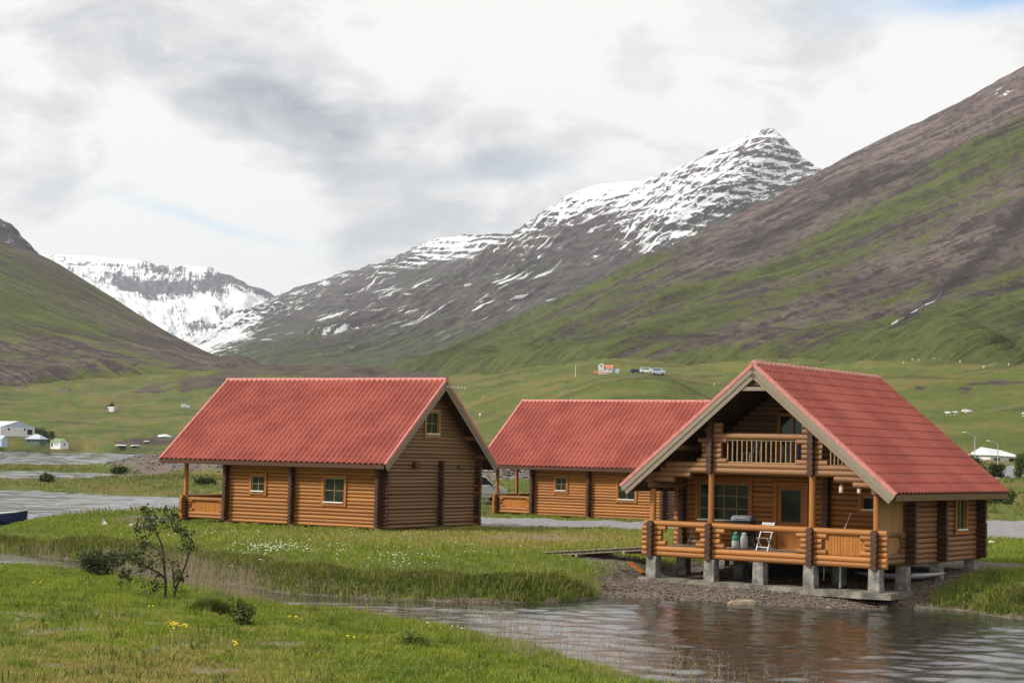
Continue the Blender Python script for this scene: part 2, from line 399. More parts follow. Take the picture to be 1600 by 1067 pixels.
# ---- land heights beyond the river, from sections along bearings
def zz(px, py, d): return float(at_dist(px, py, d)[2])
L_LOW = [(20, .9), (60, .9), (100, .75), (160, .4), (840, .4)]
R_LOW = [(20, .9), (60, .9), (100, .85)]
SECT = {
 -700: L_LOW + [(900, 698), (1100, 660), (1400, 620), (1700, 590), (2200, 560)],
 0: L_LOW + [(900, 694), (1100, 657), (1300, 627), (1500, 607), (1800, 588), (2200, 575)],
 200: L_LOW + [(900, 699), (1000, 687), (1150, 657), (1350, 622), (1550, 597), (1750, 576), (2200, 570)],
 300: L_LOW[:-1] + [(700, .6), (900, 702), (1000, 688), (1200, 645), (1400, 607), (1600, 564), (1750, 574), (2200, 585)],
 400: L_LOW[:-2] + [(160, .5), (400, .9), (800, 690), (1000, 665), (1200, 630), (1400, 595), (1580, 562), (1700, 572), (2200, 590)],
 500: R_LOW + [(200, .9), (500, 703), (800, 680), (1000, 650), (1200, 620), (1400, 585), (1550, 565), (1700, 582), (2200, 600)],
 580: R_LOW + [(200, 1.2), (500, 700), (800, 672), (1000, 640), (1300, 595), (1450, 568), (1600, 584), (2200, 600)],
 650: R_LOW + [(200, 1.5), (400, 712), (700, 672), (1000, 625), (1250, 597), (1400, 580), (1600, 586), (2200, 600)],
 750: R_LOW + [(180, 1.3), (240, 738), (300, 715), (500, 672), (700, 640), (900, 615), (1100, 600), (1300, 590), (1500, 588), (2200, 590)],
 850: R_LOW + [(170, 1.3), (230, 735), (300, 712), (450, 665), (560, 632), (700, 622), (800, 603), (950, 590), (1100, 580), (1300, 572), (2200, 570)],
 950: R_LOW + [(170, 1.4), (300, 705), (450, 640), (560, 588), (640, 596), (760, 585), (850, 580.5), (1000, 571), (1200, 562), (2200, 555)],
 1050: R_LOW + [(170, 1.4), (300, 705), (450, 640), (560, 589), (640, 597), (800, 585), (900, 579), (1100, 566), (2200, 545)],
 1115: R_LOW + [(170, 1.6), (300, 708), (450, 660), (560, 628), (700, 607), (850, 587), (1000, 575), (1200, 562), (2200, 545)],
 1300: R_LOW + [(170, 1.9), (300, 712), (450, 660), (600, 615), (750, 586), (900, 571), (1100, 559), (2200, 540)],
 1500: R_LOW + [(130, 790), (180, 757), (300, 728), (360, 714), (450, 662), (600, 617), (750, 585), (900, 565), (1100, 552), (2200, 530)],
 1600: R_LOW + [(130, 790), (180, 752), (300, 735), (360, 724), (450, 657), (600, 607), (750, 579), (900, 560), (1100, 546), (2200, 520)],
 2300: R_LOW + [(130, 800), (300, 748), (450, 680), (750, 600), (1100, 560), (2200, 500)],
}
_azs, _zt = [], []
LD = np.linspace(math.log(15), math.log(3200), 260)
for px_, prof in sorted(SECT.items()):
    _azs.append(math.atan((px_ - 800) / FPX))
    d_ = [q[0] for q in prof]; z_ = [q[1] if q[1] < 60 else zz(px_, q[1], q[0]) for q in prof]
    _zt.append(np.interp(LD, np.log(d_), z_))
AZG = np.linspace(_azs[0], _azs[-1], 240)
ZT = np.stack([np.interp(AZG, _azs, np.array(_zt)[:, k]) for k in range(len(LD))], -1)
def blur(a, n, axis):
    k = np.hanning(n + 2)[1:-1]; k /= k.sum()
    pad = [(0, 0)] * 2; pad[axis] = (n // 2, n // 2)
    return np.apply_along_axis(lambda v: np.convolve(v, k, 'valid'), axis, np.pad(a, pad, mode='edge'))
ZT = blur(blur(ZT, 9, 1), 9, 0)
def table_z(x, y):
    d = np.maximum(np.hypot(x, y), 15.1); a = np.arctan2(x, np.maximum(y, 1e-3)); a = np.clip(a, AZG[0], AZG[-1])
    a = np.where(y <= 0, np.where(x < 0, AZG[0], AZG[-1]), a)
    fi = (a - AZG[0]) / (AZG[1] - AZG[0]); fj = np.clip((np.log(d) - LD[0]) / (LD[1] - LD[0]), 0, len(LD) - 1.001)
    i = np.clip(fi.astype(int), 0, len(AZG) - 2); j = fj.astype(int); fi = fi - i; fj = fj - j
    return (ZT[i, j] * (1 - fi) + ZT[i + 1, j] * fi) * (1 - fj) + (ZT[i, j + 1] * (1 - fi) + ZT[i + 1, j + 1] * fi) * fj
_nd = np.hypot(NEAR[:, 0], NEAR[:, 1]); _na = np.arctan2(NEAR[:, 0], NEAR[:, 1])
_o = np.argsort(_na)
def near_side(x, y):
    d = np.hypot(x, y); a = np.arctan2(x, y)
    lim = np.interp(a, _na[_o], _nd[_o]); lim = np.where(np.abs(a) > 1.2, 1e9, lim)
    return d < lim + 1.5
DIKE = np.array([at_dist(px, 720, d)[:2] for px, d in ((165, 330), (300, 272), (450, 248), (600, 232), (760, 205), (880, 196), (1000, 190))])
def water_sd(x, y):
    """positive over water"""
    r = poly_sd(x, y, RIVER)
    return np.maximum.reduce([r, poly_sd(x, y, LAKE1), poly_sd(x, y, LAKE2), poly_sd(x, y, LAKE3)])
def ground_info(x, y):
    d = np.hypot(x, y)
    sd = -water_sd(x, y)                       # land positive
    fg = near_side(x, y) & (sd > -0.4)
    zl = table_z(x, y)
    fgz = 0.42 + 2.2 * sstep(22, 3, d) + 0.07 * np.clip(sd, 0, 12) * 0.5
    lumps = 0.10 * fbm(x * 0.35, y * 0.35, 4) + 0.04 * fbm(x * 1.6, y * 1.6, 3)
    far_l = sstep(150, 900, d)
    lumps = lumps * (1 + 2.0 * sstep(60, 200, d)) + far_l * (3.2 * fbm(x * 0.012, y * 0.012, 5) + 1.2 * fbm(x * 0.05, y * 0.05, 3)) * sstep(700, 1100, d + 600 * (x > -60))
    zl = np.where(fg, fgz, zl)
    lx, ly = local_xy(x, y, A_LOC, A_YAW)
    wa = sstep(-3.5, -0.5, lx) * sstep(14, 11, lx) * sstep(-5.5, -4.3, ly) * sstep(5.2, 4.1, ly)
    za = 0.31 + 0.060 * np.clip(lx, 0, 10)
    zl = zl * (1 - wa) + za * wa; lumps = lumps * (1 - 0.85 * wa)
    for loc, yaw, ln, gz in ((B_LOC, B_YAW, 13.2, 0.86), (C_LOC, C_YAW, 13.2, 0.78)):
        bx, by = local_xy(x, y, loc, yaw)
        wb = sstep(-4, 0, bx) * sstep(ln + 4, ln, bx) * sstep(-8.5, -5, by) * sstep(8.5, 5, by)
        zl = zl * (1 - wb) + gz * wb; lumps = lumps * (1 - 0.7 * wb)
    dd = line_d(x, y, DIKE)
    along = sstep(330, 295, d)
    dk = np.exp(-(dd / 5.2) ** 2) * along
    zl = np.maximum(zl, 0.4 + 2.5 * dk + dk * 0.5 * fbm(x * 0.5, y * 0.5, 3))
    # banks
    w = np.where(fg, 4.5, 1.35); w = np.where(d > 75, 2.5, w); w = np.where(wa > 0.3, 0.9, w)
    w = w * (1 + 0.25 * fbm(x * 0.3, y * 0.3, 2))
    sdn = sd + 0.35 * fbm(x * 0.25, y * 0.25, 4)
    z_land = 0.015 + (zl + lumps) * (1 - np.exp(-np.maximum(sdn, 0) / w))
    z = np.where(sdn > 0, z_land, -0.7 * (1 - np.exp(np.minimum(sdn, 0) / 1.5)) - 0.01)
    road = poly_sd(x, y, ROAD); z = z - 0.0 * road
    return dict(z=z, sd=sdn, fg=fg, wa=wa, dike=dk, road=road, d=d, lx=lx, ly=ly)
ROAD = plan([(650, 800), (700, 804), (760, 808), (830, 812), (1000, 815), (1300, 820), (1600, 823), (1900, 826), (1900, 852), (1600, 843), (1400, 838), (1300, 835), (1000, 828), (900, 827), (750, 824), (660, 815), (600, 803)], 0.85)
ROAD2 = plan([(1400, 752), (1500, 748), (1600, 742), (1800, 736), (1800, 750), (1600, 752.5), (1500, 757), (1400, 760)], 2.6)
def gz(x, y):
    return float(ground_info(np.array([float(x)]), np.array([float(y)]))['z'][0])
def on_ground(px, py, d0=None, lo=15.0, hi=2400.0):
    """first point where the sight line through a photo pixel meets the ground"""
    ds = np.exp(np.linspace(math.log(lo), math.log(hi), 2600))
    p = at_dist(np.full(len(ds), px), np.full(len(ds), py), ds)
    z = ground_info(p[:, 0], p[:, 1])['z']
    k = np.nonzero(p[:, 2] <= z)[0]
    k = k[0] if len(k) else len(ds) - 1
    return Vector((p[k, 0], p[k, 1], z[k]))

# ---- ground sheet
fine = np.radians(np.linspace(-20, 20, 460)); side = np.radians(np.linspace(21, 339, 64)[1:-1])
AZ_ = np.r_[fine, side]
RR = np.exp(np.linspace(math.log(6), math.log(3000), 510))
rr_, aa_ = np.meshgrid(RR, AZ_, indexing='ij')
GX, GY = (rr_ * np.sin(aa_)).ravel(), (rr_ * np.cos(aa_)).ravel()
GI = ground_info(GX, GY)
GV = np.stack([GX, GY, GI['z']], -1)
gpx, gpy = to_photo(GV)
far_ = GI['d'] > 250
nz1 = fbm(GX * 0.02, GY * 0.02, 5); nz2 = fbm(GX * 0.15, GY * 0.15, 4); nz3 = fbm(GX * 0.006, GY * 0.006, 4)
def blob(px, py, cx, cy, sx, sy): return np.exp(-((px - cx) / sx) ** 2 - ((py - cy) / sy) ** 2)
gravel = np.clip(1.3 * GI['wa'] * (GI['sd'] > -0.5) + GI['dike'] * 1.4, 0, 1)
gravel = np.maximum(gravel, sstep(0.5, 0.1, GI['sd']) * (GI['d'] < 75) * 0.6 * ~GI['fg'])
gravel = np.maximum(gravel, 0.9 * sstep(0.9, 0.3, np.hypot((gpx - 225) / 55, (gpy - 811) / 6) * 0.6) * (GI['d'] < 140))
gravel = np.maximum(gravel, 0.8 * blob(gpx, gpy, 955, 880, 60, 22) * (GI['d'] < 75) * (GI['d'] > 55))
road = np.maximum(sstep(-0.5, 0.4, GI['road'] + 0.5 * nz2), sstep(-0.6, 0.6, poly_sd(GX, GY, ROAD2)))
bare = np.zeros(len(GX))
fgm = GI['fg'] & (GI['d'] < 70)
for cx, cy, sx, sy, a in ((30, 962, 70, 12, 1), (180, 955, 90, 9, .9), (120, 985, 110, 10, .9), (300, 1010, 130, 14, .7), (430, 1005, 60, 8, .8), (230, 1018, 80, 8, .8), (60, 1040, 120, 18, .5), (320, 1048, 150, 14, .45), (250, 975, 80, 8, .6)):
    bare = np.maximum(bare, a * blob(gpx, gpy, cx, cy, sx, sy))
bare = np.where(fgm, sstep(0.35, 0.8, bare + 0.35 * fbm(GX * 0.9, GY * 0.9, 4)), 0)
bare = np.maximum(bare, (~GI['fg']) * 0.75 * sstep(0.4, 0.9, np.maximum(blob(gpx, gpy, 600, 835, 190, 7), blob(gpx, gpy, 850, 838, 140, 9)) + 0.4 * nz2) * (GI['d'] < 90) * (GI['d'] > 60))
dry = np.clip(0.42 + 0.45 * nz2 + 0.6 * nz1, 0, 1)
dry = np.where(fgm, np.clip(0.15 + 0.75 * sstep(965, 1050, gpy + 60 * nz2) * sstep(620, 250, gpx) + 0.3 * nz2, 0, 1), dry)
dry = np.where((~GI['fg']) & (GI['d'] < 100), np.clip(0.25 + 0.5 * nz2 + 0.8 * blob(gpx, gpy, 900, 842, 180, 14), 0, 1), dry)
heath = np.zeros(len(GX))
for cx, cy, sx, sy, a in ((150, 562, 260, 20, 1.0), (30, 590, 120, 10, .6), (460, 574, 150, 16, 1.15), (560, 580, 130, 15, 1.15), (330, 600, 90, 20, .7), (1500, 610, 120, 16, .5), (1560, 598, 60, 10, .6), (250, 608, 60, 8, .5), (235, 690, 60, 10, .9), (640, 588, 60, 9, .9)):
    heath = np.maximum(heath, a * blob(gpx, gpy, cx, cy, sx, sy))
heath = np.where(far_, sstep(0.3, 0.7, heath * 1.15 + 0.35 * nz1 + 0.15 * nz2), 0)
track = np.zeros(len(GX))
for pts, wd in (([(0, 612), (120, 613), (240, 620), (320, 628)], 1.0), ([(700, 640), (745, 646), (790, 651), (830, 650)], 1.3), ([(90, 664), (140, 648), (200, 640), (270, 633)], 0.8),
                ([(1440, 648), (1520, 639), (1620, 634)], 1.1), ([(860, 618), (900, 597), (960, 588), (1060, 586)], 1.0), ([(200, 590), (330, 562)], 1.2)):
    track = np.maximum(track, np.exp(-(line_d(gpx, gpy, pts) / wd) ** 2))
track = np.where(far_, track, 0)
bright = np.where(far_, np.clip(0.5 + 0.9 * nz1 + 0.5 * blob(gpx, gpy, 1350, 575, 300, 9) + 0.4 * blob(gpx, gpy, 150, 650, 180, 25), 0, 1), np.clip(0.6 + 0.5 * nz2, 0, 1))

def mat_ground():
    m, t, b = new_mat('ground_cover')
    ga = N(t, 'ShaderNodeNewGeometry'); pos = ga.outputs['Position']
    def at(n):
        a = N(t, 'ShaderNodeAttribute'); a.attribute_name = n
        s_ = N(t, 'ShaderNodeSeparateXYZ'); link(t, a.outputs['Vector'], s_.inputs[0]); return s_.outputs
    gr, dr, he = at('cover'); ro, ba, br = at('cover2')
    a3 = N(t, 'ShaderNodeAttribute'); a3.attribute_name = 'track'
    f0 = noise_n(t, pos, 0.05, 6); f1 = noise_n(t, pos, 0.6, 6); f2 = noise_n(t, pos, 7, 5); f3 = noise_n(t, scaled(t, pos, (0.012, 0.03, 0.03)), 1, 6, 0.62)
    def thr(mask, n, wdt=0.16, k=0.9):
        s_ = math_n(t, 'MULTIPLY_ADD', math_n(t, 'SUBTRACT', n, 0.5), k, mask)
        return ramp_n(t, s_, 0.5 - wdt, 0.5 + wdt)
    green = mix_c(t, ramp_n(t, f1, 0.3, 0.7), (0.066, 0.084, 0.017), (0.108, 0.122, 0.028))
    green = mix_c(t, math_n(t, 'MULTIPLY', br, ramp_n(t, f0, 0.3, 0.65)), green, (0.104, 0.142, 0.026))
    green = mix_c(t, thr(dr, f0, 0.25), green, (0.142, 0.118, 0.038))
    green = mix_c(t, ramp_n(t, f3, 0.5, 0.64, 0, 0.7), green, (0.048, 0.055, 0.02))
    heath_c = mix_c(t, ramp_n(t, f0, 0.4, 0.6), (0.048, 0.036, 0.030), (0.092, 0.068, 0.050))
    heath_c = mix_c(t, ramp_n(t, f3, 0.45, 0.6, 0, 0.5), heath_c, (0.085, 0.075, 0.04))
    col = mix_c(t, thr(he, f0, 0.2), green, heath_c)
    vo = N(t, 'ShaderNodeTexVoronoi'); vo.inputs['Scale'].default_value = 16; link(t, pos, vo.inputs['Vector'])
    stone = mix_c(t, ramp_n(t, vo.outputs['Distance'], 0.05, 0.5), (0.145, 0.108, 0.078), (0.07, 0.052, 0.04))
    hs = N(t, 'ShaderNodeSeparateColor'); link(t, vo.outputs['Color'], hs.inputs[0])
    stone = mix_c(t, math_n(t, 'MULTIPLY', hs.outputs[0], 0.55), stone, (0.30, 0.25, 0.21))
    col = mix_c(t, thr(gr, f1, 0.12, 0.5), col, stone)
    road_c = mix_c(t, f2, (0.19, 0.185, 0.19), (0.27, 0.262, 0.262))
    col = mix_c(t, thr(ro, f1, 0.15, 0.4), col, road_c)
    bare_c = mix_c(t, f2, (0.17, 0.135, 0.09), (0.27, 0.225, 0.17))
    col = mix_c(t, math_n(t, 'MULTIPLY', thr(ba, f1, 0.3, 1.0), 0.7), col, bare_c)
    col = mix_c(t, math_n(t, 'MULTIPLY', a3.outputs['Fac'], 0.7), col, (0.075, 0.07, 0.055))
    link(t, col, b.inputs['Base Color']); b.inputs['Roughness'].default_value = 0.95; b.inputs['Specular IOR Level'].default_value = 0.1
    hsum = math_n(t, 'ADD', math_n(t, 'MULTIPLY', f2, 0.25), f1)
    bump(t, b, hsum, 0.6, 0.25)
    return m
me = np_mesh('ground', GV, grid_faces(len(RR), len(AZ_), True), mat_ground(), True,
             {'cover': np.stack([gravel, dry, heath], -1), 'cover2': np.stack([road, bare, bright], -1), 'track': track})
tag(link_obj('ground', me), kind='structure')

# ---- water: real wavelets, so that at a low angle their near faces show and mirror the sky
def mat_water(name, ior):
    m, t, b = new_mat(name)
    pos = N(t, 'ShaderNodeNewGeometry').outputs['Position']
    b.inputs['Base Color'].default_value = (0.024, 0.026, 0.02, 1); b.inputs['Roughness'].default_value = 0.05
    b.inputs['IOR'].default_value = ior; b.inputs['Specular IOR Level'].default_value = 0.5
    w2 = noise_n(t, scaled(t, pos, (7, 14, 1)), 1, 3, 0.55, 0.4)
    bump(t, b, w2, 0.4, 0.02)
    return m
MAT_WATER = mat_water('river_water', 2.7); MAT_LAKE = mat_water('lake_water', 3.8)
def water_sheet(name, az0, az1, d0, d1, dr, da, waves):
    rr = np.arange(d0, d1, dr); aa = np.radians(np.arange(az0, az1, da))
    r2, a2 = np.meshgrid(rr, aa, indexing='ij'); x, y = (r2 * np.sin(a2)).ravel(), (r2 * np.cos(a2)).ravel()
    gust = 0.55 + 0.45 * sstep(-0.35, 0.5, fbm(x * 0.05, y * 0.16, 3))
    if name == 'river': gust = gust * (1 - 0.85 * sstep(3.2, 0.5, line_d(x, y, FAR)))
    z = 0 * x
    for k, (lx_, ly_, a_) in enumerate(waves):
        sk = x * 0.25 * (-1) ** k
        z = z + a_ * gnoise(x / lx_ + 13.7 * k, (y + sk) / ly_ - 7.1 * k)
    me = np_mesh(name, np.stack([x, y, z * gust], -1), grid_faces(len(rr), len(aa))[:, ::-1], MAT_WATER if name == 'river' else MAT_LAKE, True)
    return tag(link_obj(name, me), kind='structure')
water_sheet('river', -20, 20, 27, 76, 0.135, 0.115, ((1.15, 0.80, 0.052), (0.6, 0.42, 0.020)))
water_sheet('lake', -20, -7.5, 76, 180, 0.30, 0.13, ((4.0, 1.5, 0.115), (2.2, 0.95, 0.035)))
water_sheet('lake', -20, -8.5, 200, 335, 0.55, 0.14, ((7.0, 2.7, 0.21), (4.0, 1.7, 0.06)))
water_sheet('lake', -20, -8.5, 335, 900, 1.15, 0.15, ((12.0, 5.2, 0.40), (7.0, 3.4, 0.12)))

# ---- mountains: each one a slope lofted between fall lines that run from its crest to the valley floor
def mat_mountain(name, rock0, rock1, g0, g1):
    m, t, b = new_mat(name)
    uv = N(t, 'ShaderNodeAttribute'); uv.attribute_name = 'slope_uv'
    ma = N(t, 'ShaderNodeAttribute'); ma.attribute_name = 'cover'
    s_ = N(t, 'ShaderNodeSeparateXYZ'); link(t, ma.outputs['Vector'], s_.inputs[0]); sn, gs, dk = s_.outputs
    pos = N(t, 'ShaderNodeNewGeometry').outputs['Position']
    UV = uv.outputs['Vector']
    st1 = noise_n(t, scaled(t, UV, (0.045, 0.0045, 0)), 1, 8, 0.62, 0.25)
    st2 = noise_n(t, scaled(t, UV, (0.16, 0.014, 0)), 1, 6, 0.62, 0.2)
    big = noise_n(t, scaled(t, UV, (0.009, 0.0022, 0)), 1, 4, 0.55, 0.3)
    mid = noise_n(t, pos, 0.022, 7, 0.62); fine_ = noise_n(t, pos, 0.11, 6, 0.68)
    strata = noise_n(t, scaled(t, pos, (0.0012, 0.0012, 0.06)), 1, 6, 0.62)
    def c(n, k): return math_n(t, 'MULTIPLY_ADD', n, k, -0.5 * k)
    def tot(*a):
        r = a[0]
        for q in a[1:]: r = math_n(t, 'ADD', r, q)
        return r
    rv = tot(c(st1, 1.5), c(st2, 1.9), c(fine_, 1.7))
    rock = mix_c(t, ramp_n(t, rv, -0.32, 0.32), tuple(0.5 * k for k in rock0), tuple(1.12 * k for k in rock1))
    rock = mix_c(t, ramp_n(t, strata, 0.48, 0.6, 0, 0.55), rock, tuple(0.5 * k for k in rock0))
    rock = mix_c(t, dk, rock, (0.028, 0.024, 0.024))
    gv = tot(c(mid, 1.4), c(st1, 1.2), c(st2, 1.3), c(fine_, 1.6))
    grass = mix_c(t, ramp_n(t, gv, -0.35, 0.35), g0, g1)
    grass = mix_c(t, ramp_n(t, c(fine_, 1.0), 0.0, 0.25, 0, 0.5), grass, (0.105, 0.088, 0.04))
    gf = tot(math_n(t, 'MULTIPLY_ADD', gs, 0.62, 0.19), c(st1, 2.2), c(st2, 2.2), c(fine_, 1.0), c(big, 0.7))
    col = mix_c(t, ramp_n(t, gf, 0.3, 0.7), rock, grass)
    sf = tot(sn, c(st1, 1.8), c(st2, 1.7), c(mid, 0.9), c(fine_, 1.4), c(strata, 0.9))
    us = N(t, 'ShaderNodeSeparateXYZ'); link(t, UV, us.inputs[0])
    st3 = noise_n(t, scaled(t, UV, (0.105, 0.0016, 0)), 1, 4, 0.5, 0.0)
    brk = noise_n(t, scaled(t, UV, (0.004, 0.004, 0)), 1, 3, 0.5)
    gully = math_n(t, 'MULTIPLY', ramp_n(t, tot(st3, c(fine_, 0.12), c(brk, 0.6)), 0.635, 0.66), us.outputs[2])
    sfm = math_n(t, 'MAXIMUM', ramp_n(t, sf, 0.44, 0.56), math_n(t, 'MINIMUM', gully, 1.0))
    col = mix_c(t, sfm, col, (0.80, 0.81, 0.83))
    link(t, col, b.inputs['Base Color']); b.inputs['Roughness'].default_value = 0.95; b.inputs['Specular IOR Level'].default_value = 0.08
    bump(t, b, tot(st1, math_n(t, 'MULTIPLY', fine_, 0.5), math_n(t, 'MULTIPLY', st2, 0.4)), 0.9, 9.0)
    return m
def mountain(name, lines, nu, nv, mat, masks, amp=12.0, gul=(0.010, 0.0016), strata_amp=0.0, strata_z=300, strata_step=30.0):
    P_ = []
    for ln in lines:
        p = np.array([at_dist(a, b_, c) for a, b_, c in ln])
        away = p[0, :2] / np.linalg.norm(p[0, :2])
        # behind the crest the ground falls away; at the foot it runs on below the valley floor
        back1 = np.r_[p[0, :2] + away * 260 + (p[0, :2] - p[1, :2]) * 0.2, p[0, 2] - 60]
        back2 = np.r_[p[0, :2] + away * 900 + (p[0, :2] - p[1, :2]) * 0.3, p[0, 2] * 0.55]
        e = p[-1] - p[-2]; e = e / np.linalg.norm(e[:2])
        foot = p[-1] + np.r_[e[:2] * 300, -170]
        body = smooth_line(np.vstack([p, foot]), nv)
        bk = np.array([back2 * (1 - t) + back1 * t if t <= 1 else back1 * (2 - t) + p[0] * (t - 1) for t in np.linspace(0, 2, 13)[:-1]])
        P_.append(np.vstack([bk, body]))
    P_ = np.array(P_)                                   # lines, rows, 3
    G = np.stack([smooth_line(P_[:, k], nu) for k in range(P_.shape[1])], 1)      # nu, rows, 3
    du = np.gradient(G, axis=0); dv = np.gradient(G, axis=1)
    nr = np.cross(du, dv); nr /= np.linalg.norm(nr, axis=2, keepdims=True) + 1e-9
    nr *= np.sign(nr[..., 2:3] + 1e-9)
    mu = np.cumsum(np.linalg.norm(du[:, nv // 2 + 6], axis=1)); mv = np.cumsum(np.linalg.norm(dv, axis=2), axis=1)
    uu = np.repeat(mu[:, None], G.shape[1], 1); vv = mv
    wob = 40 * fbm(uu * 0.002, vv * 0.0008, 3)
    h = ridged((uu + wob) * gul[0], vv * gul[1], 5) * amp + fbm(uu * 0.004, vv * 0.0012, 5) * amp * 0.9 + fbm(uu * 0.03, vv * 0.006, 3) * amp * 0.16
    crest_taper = 0.35 + 0.65 * sstep(0, nv * 0.25, np.arange(G.shape[1]) - 12)[None, :]
    foot_taper = sstep(G.shape[1] - 1, G.shape[1] * 0.5, np.arange(G.shape[1]))[None, :] * 0.8 + 0.2
    h = h * crest_taper * foot_taper
    G = G + nr * h[..., None]
    if strata_amp:
        hz = G[..., 2] + 25 * fbm(uu * 0.003, vv * 0.003, 3)
        st = (hz / strata_step) % 1.0
        k = sstep(strata_z, strata_z + 250, G[..., 2])
        lift = (np.where(st < 0.72, st / 0.72 * 0.3, 0.3 + 0.7 * (st - 0.72) / 0.28) - st) * strata_amp * k
        G[..., 2] += lift * (0.6 + 0.8 * fbm(uu * 0.01, vv * 0.01, 3) ** 2)
        ledge = sstep(0.05, 0.3, st) * sstep(0.8, 0.6, st) * k
    else:
        ledge = np.zeros(h.shape)
    V = G.reshape(-1, 3); px, py = to_photo(V)
    d = dict(px=px, py=py, z=V[:, 2], u=uu.ravel(), v=vv.ravel(), h=(h / amp).ravel(), ledge=ledge.ravel(), vn=np.repeat((np.arange(G.shape[1]) / G.shape[1])[None], nu, 0).ravel())
    mk = masks(d); sn, gs, dk = mk[:3]; zone = mk[3] if len(mk) > 3 else np.zeros(len(V))
    me = np_mesh(name, V, grid_faces(nu, G.shape[1])[:, ::-1], mat, True,
                 {'cover': np.stack([np.clip(sn, -1, 2), np.clip(gs, -1, 2), np.clip(dk, 0, 1)], -1), 'slope_uv': np.stack([uu.ravel(), vv.ravel(), zone], -1)})
    return tag(link_obj(name, me), kind='structure')

mm_right = mat_mountain('scree_and_grass', (0.130, 0.097, 0.090), (0.180, 0.136, 0.124), (0.050, 0.062, 0.019), (0.098, 0.112, 0.032))
mm_left = mat_mountain('heath_and_grass', (0.11, 0.082, 0.07), (0.155, 0.118, 0.098), (0.062, 0.078, 0.02), (0.115, 0.132, 0.032))
mm_peak = mat_mountain('basalt_and_snow', (0.095, 0.072, 0.070), (0.150, 0.113, 0.106), (0.05, 0.062, 0.028), (0.085, 0.1, 0.038))
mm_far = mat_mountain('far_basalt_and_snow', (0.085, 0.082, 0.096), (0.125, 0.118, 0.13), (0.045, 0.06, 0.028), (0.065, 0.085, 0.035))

SIL4 = [(330, 600), (600, 592), (700, 562), (850, 500), (1000, 430), (1180, 345), (1310, 272), (1450, 205), (1600, 122), (1900, -60)]
def masks_right(d):
    px, py = d['px'], d['py']
    s_ = np.interp(px, [a for a, _ in SIL4], [b for _, b in SIL4]); dep = py - s_
    lo = fbm(d['u'] * 0.004, d['v'] * 0.0012, 4)
    g = 0.70 + 0.38 * lo + 0.2 * d['h'] * 0.5
    g = g - 0.85 * sstep(120, 30, dep + 30 * lo) * sstep(1000, 1250, px)
    g = g - 0.45 * sstep(90, 20, dep) * sstep(800, 1100, px)
    g = g - 0.75 * np.exp(-(line_d(px, py, [(1620, 330), (1430, 420), (1200, 525)]) / 62) ** 2)
    g = g - 0.5 * np.exp(-(line_d(px, py, [(1150, 520), (900, 585)]) / 22) ** 2)
    g = g + 0.6 * sstep(530, 565, py) + 0.3 * sstep(480, 540, py)
    g = g + 0.7 * np.exp(-(line_d(px, py, [(1620, 480), (1480, 500), (1330, 545)]) / 26) ** 2)
    g = g - 0.5 * blob(px, py, 1545, 505, 50, 18)
    rav = np.exp(-(line_d(px, py, [(1620, 310), (1590, 345), (1545, 395), (1490, 440), (1440, 480), (1400, 506), (1330, 535)]) / np.interp(px, [1330, 1450, 1590], [3, 7, 20])) ** 2)
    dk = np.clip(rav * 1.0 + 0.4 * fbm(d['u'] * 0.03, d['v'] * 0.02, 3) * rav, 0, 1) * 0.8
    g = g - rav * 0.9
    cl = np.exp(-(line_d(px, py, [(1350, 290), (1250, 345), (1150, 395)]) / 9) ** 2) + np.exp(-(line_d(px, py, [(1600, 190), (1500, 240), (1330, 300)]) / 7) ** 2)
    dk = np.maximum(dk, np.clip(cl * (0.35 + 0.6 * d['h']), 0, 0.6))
    sn = -0.9 + 0.75 * sstep(200, 330, d['z']) * sstep(45, 5, dep) + 0.55 * blob(px, py, 1490, 225, 26, 20) + 0.5 * blob(px, py, 1580, 145, 40, 14)
    return sn, g, dk, 0.0 * g
mountain('near_mountain_slope', [
    [(3000, 0, 1300), (2500, 250, 1150), (2100, 430, 1000), (1850, 520, 900), (1700, 562, 800)],
    [(2700, -100, 1700), (2200, 200, 1550), (1900, 370, 1400), (1700, 470, 1250), (1520, 540, 1060), (1420, 562, 960)],
    [(2400, -100, 2000), (2000, 130, 1900), (1700, 310, 1750), (1500, 420, 1600), (1350, 490, 1450), (1200, 545, 1220), (1090, 572, 1060)],
    [(2100, -60, 2300), (1800, 120, 2250), (1500, 290, 2100), (1300, 385, 2000), (1150, 455, 1850), (1000, 515, 1650), (880, 560, 1430), (800, 588, 1300)],
    [(1900, -60, 2600), (1750, 45, 2600), (1600, 122, 2600), (1450, 205, 2600), (1310, 272, 2600), (1180, 345, 2550), (1000, 430, 2450), (850, 500, 2350), (700, 562, 2150), (600, 596, 2000)],
    [(1900, -20, 3000), (1750, 90, 3000), (1600, 165, 3000), (1450, 250, 3000), (1310, 320, 3000), (1180, 390, 2950), (1000, 475, 2850), (850, 545, 2750), (700, 590, 2600), (600, 610, 2500)],
], 470, 300, mm_right, masks_right, 12.0, (0.012, 0.0012))

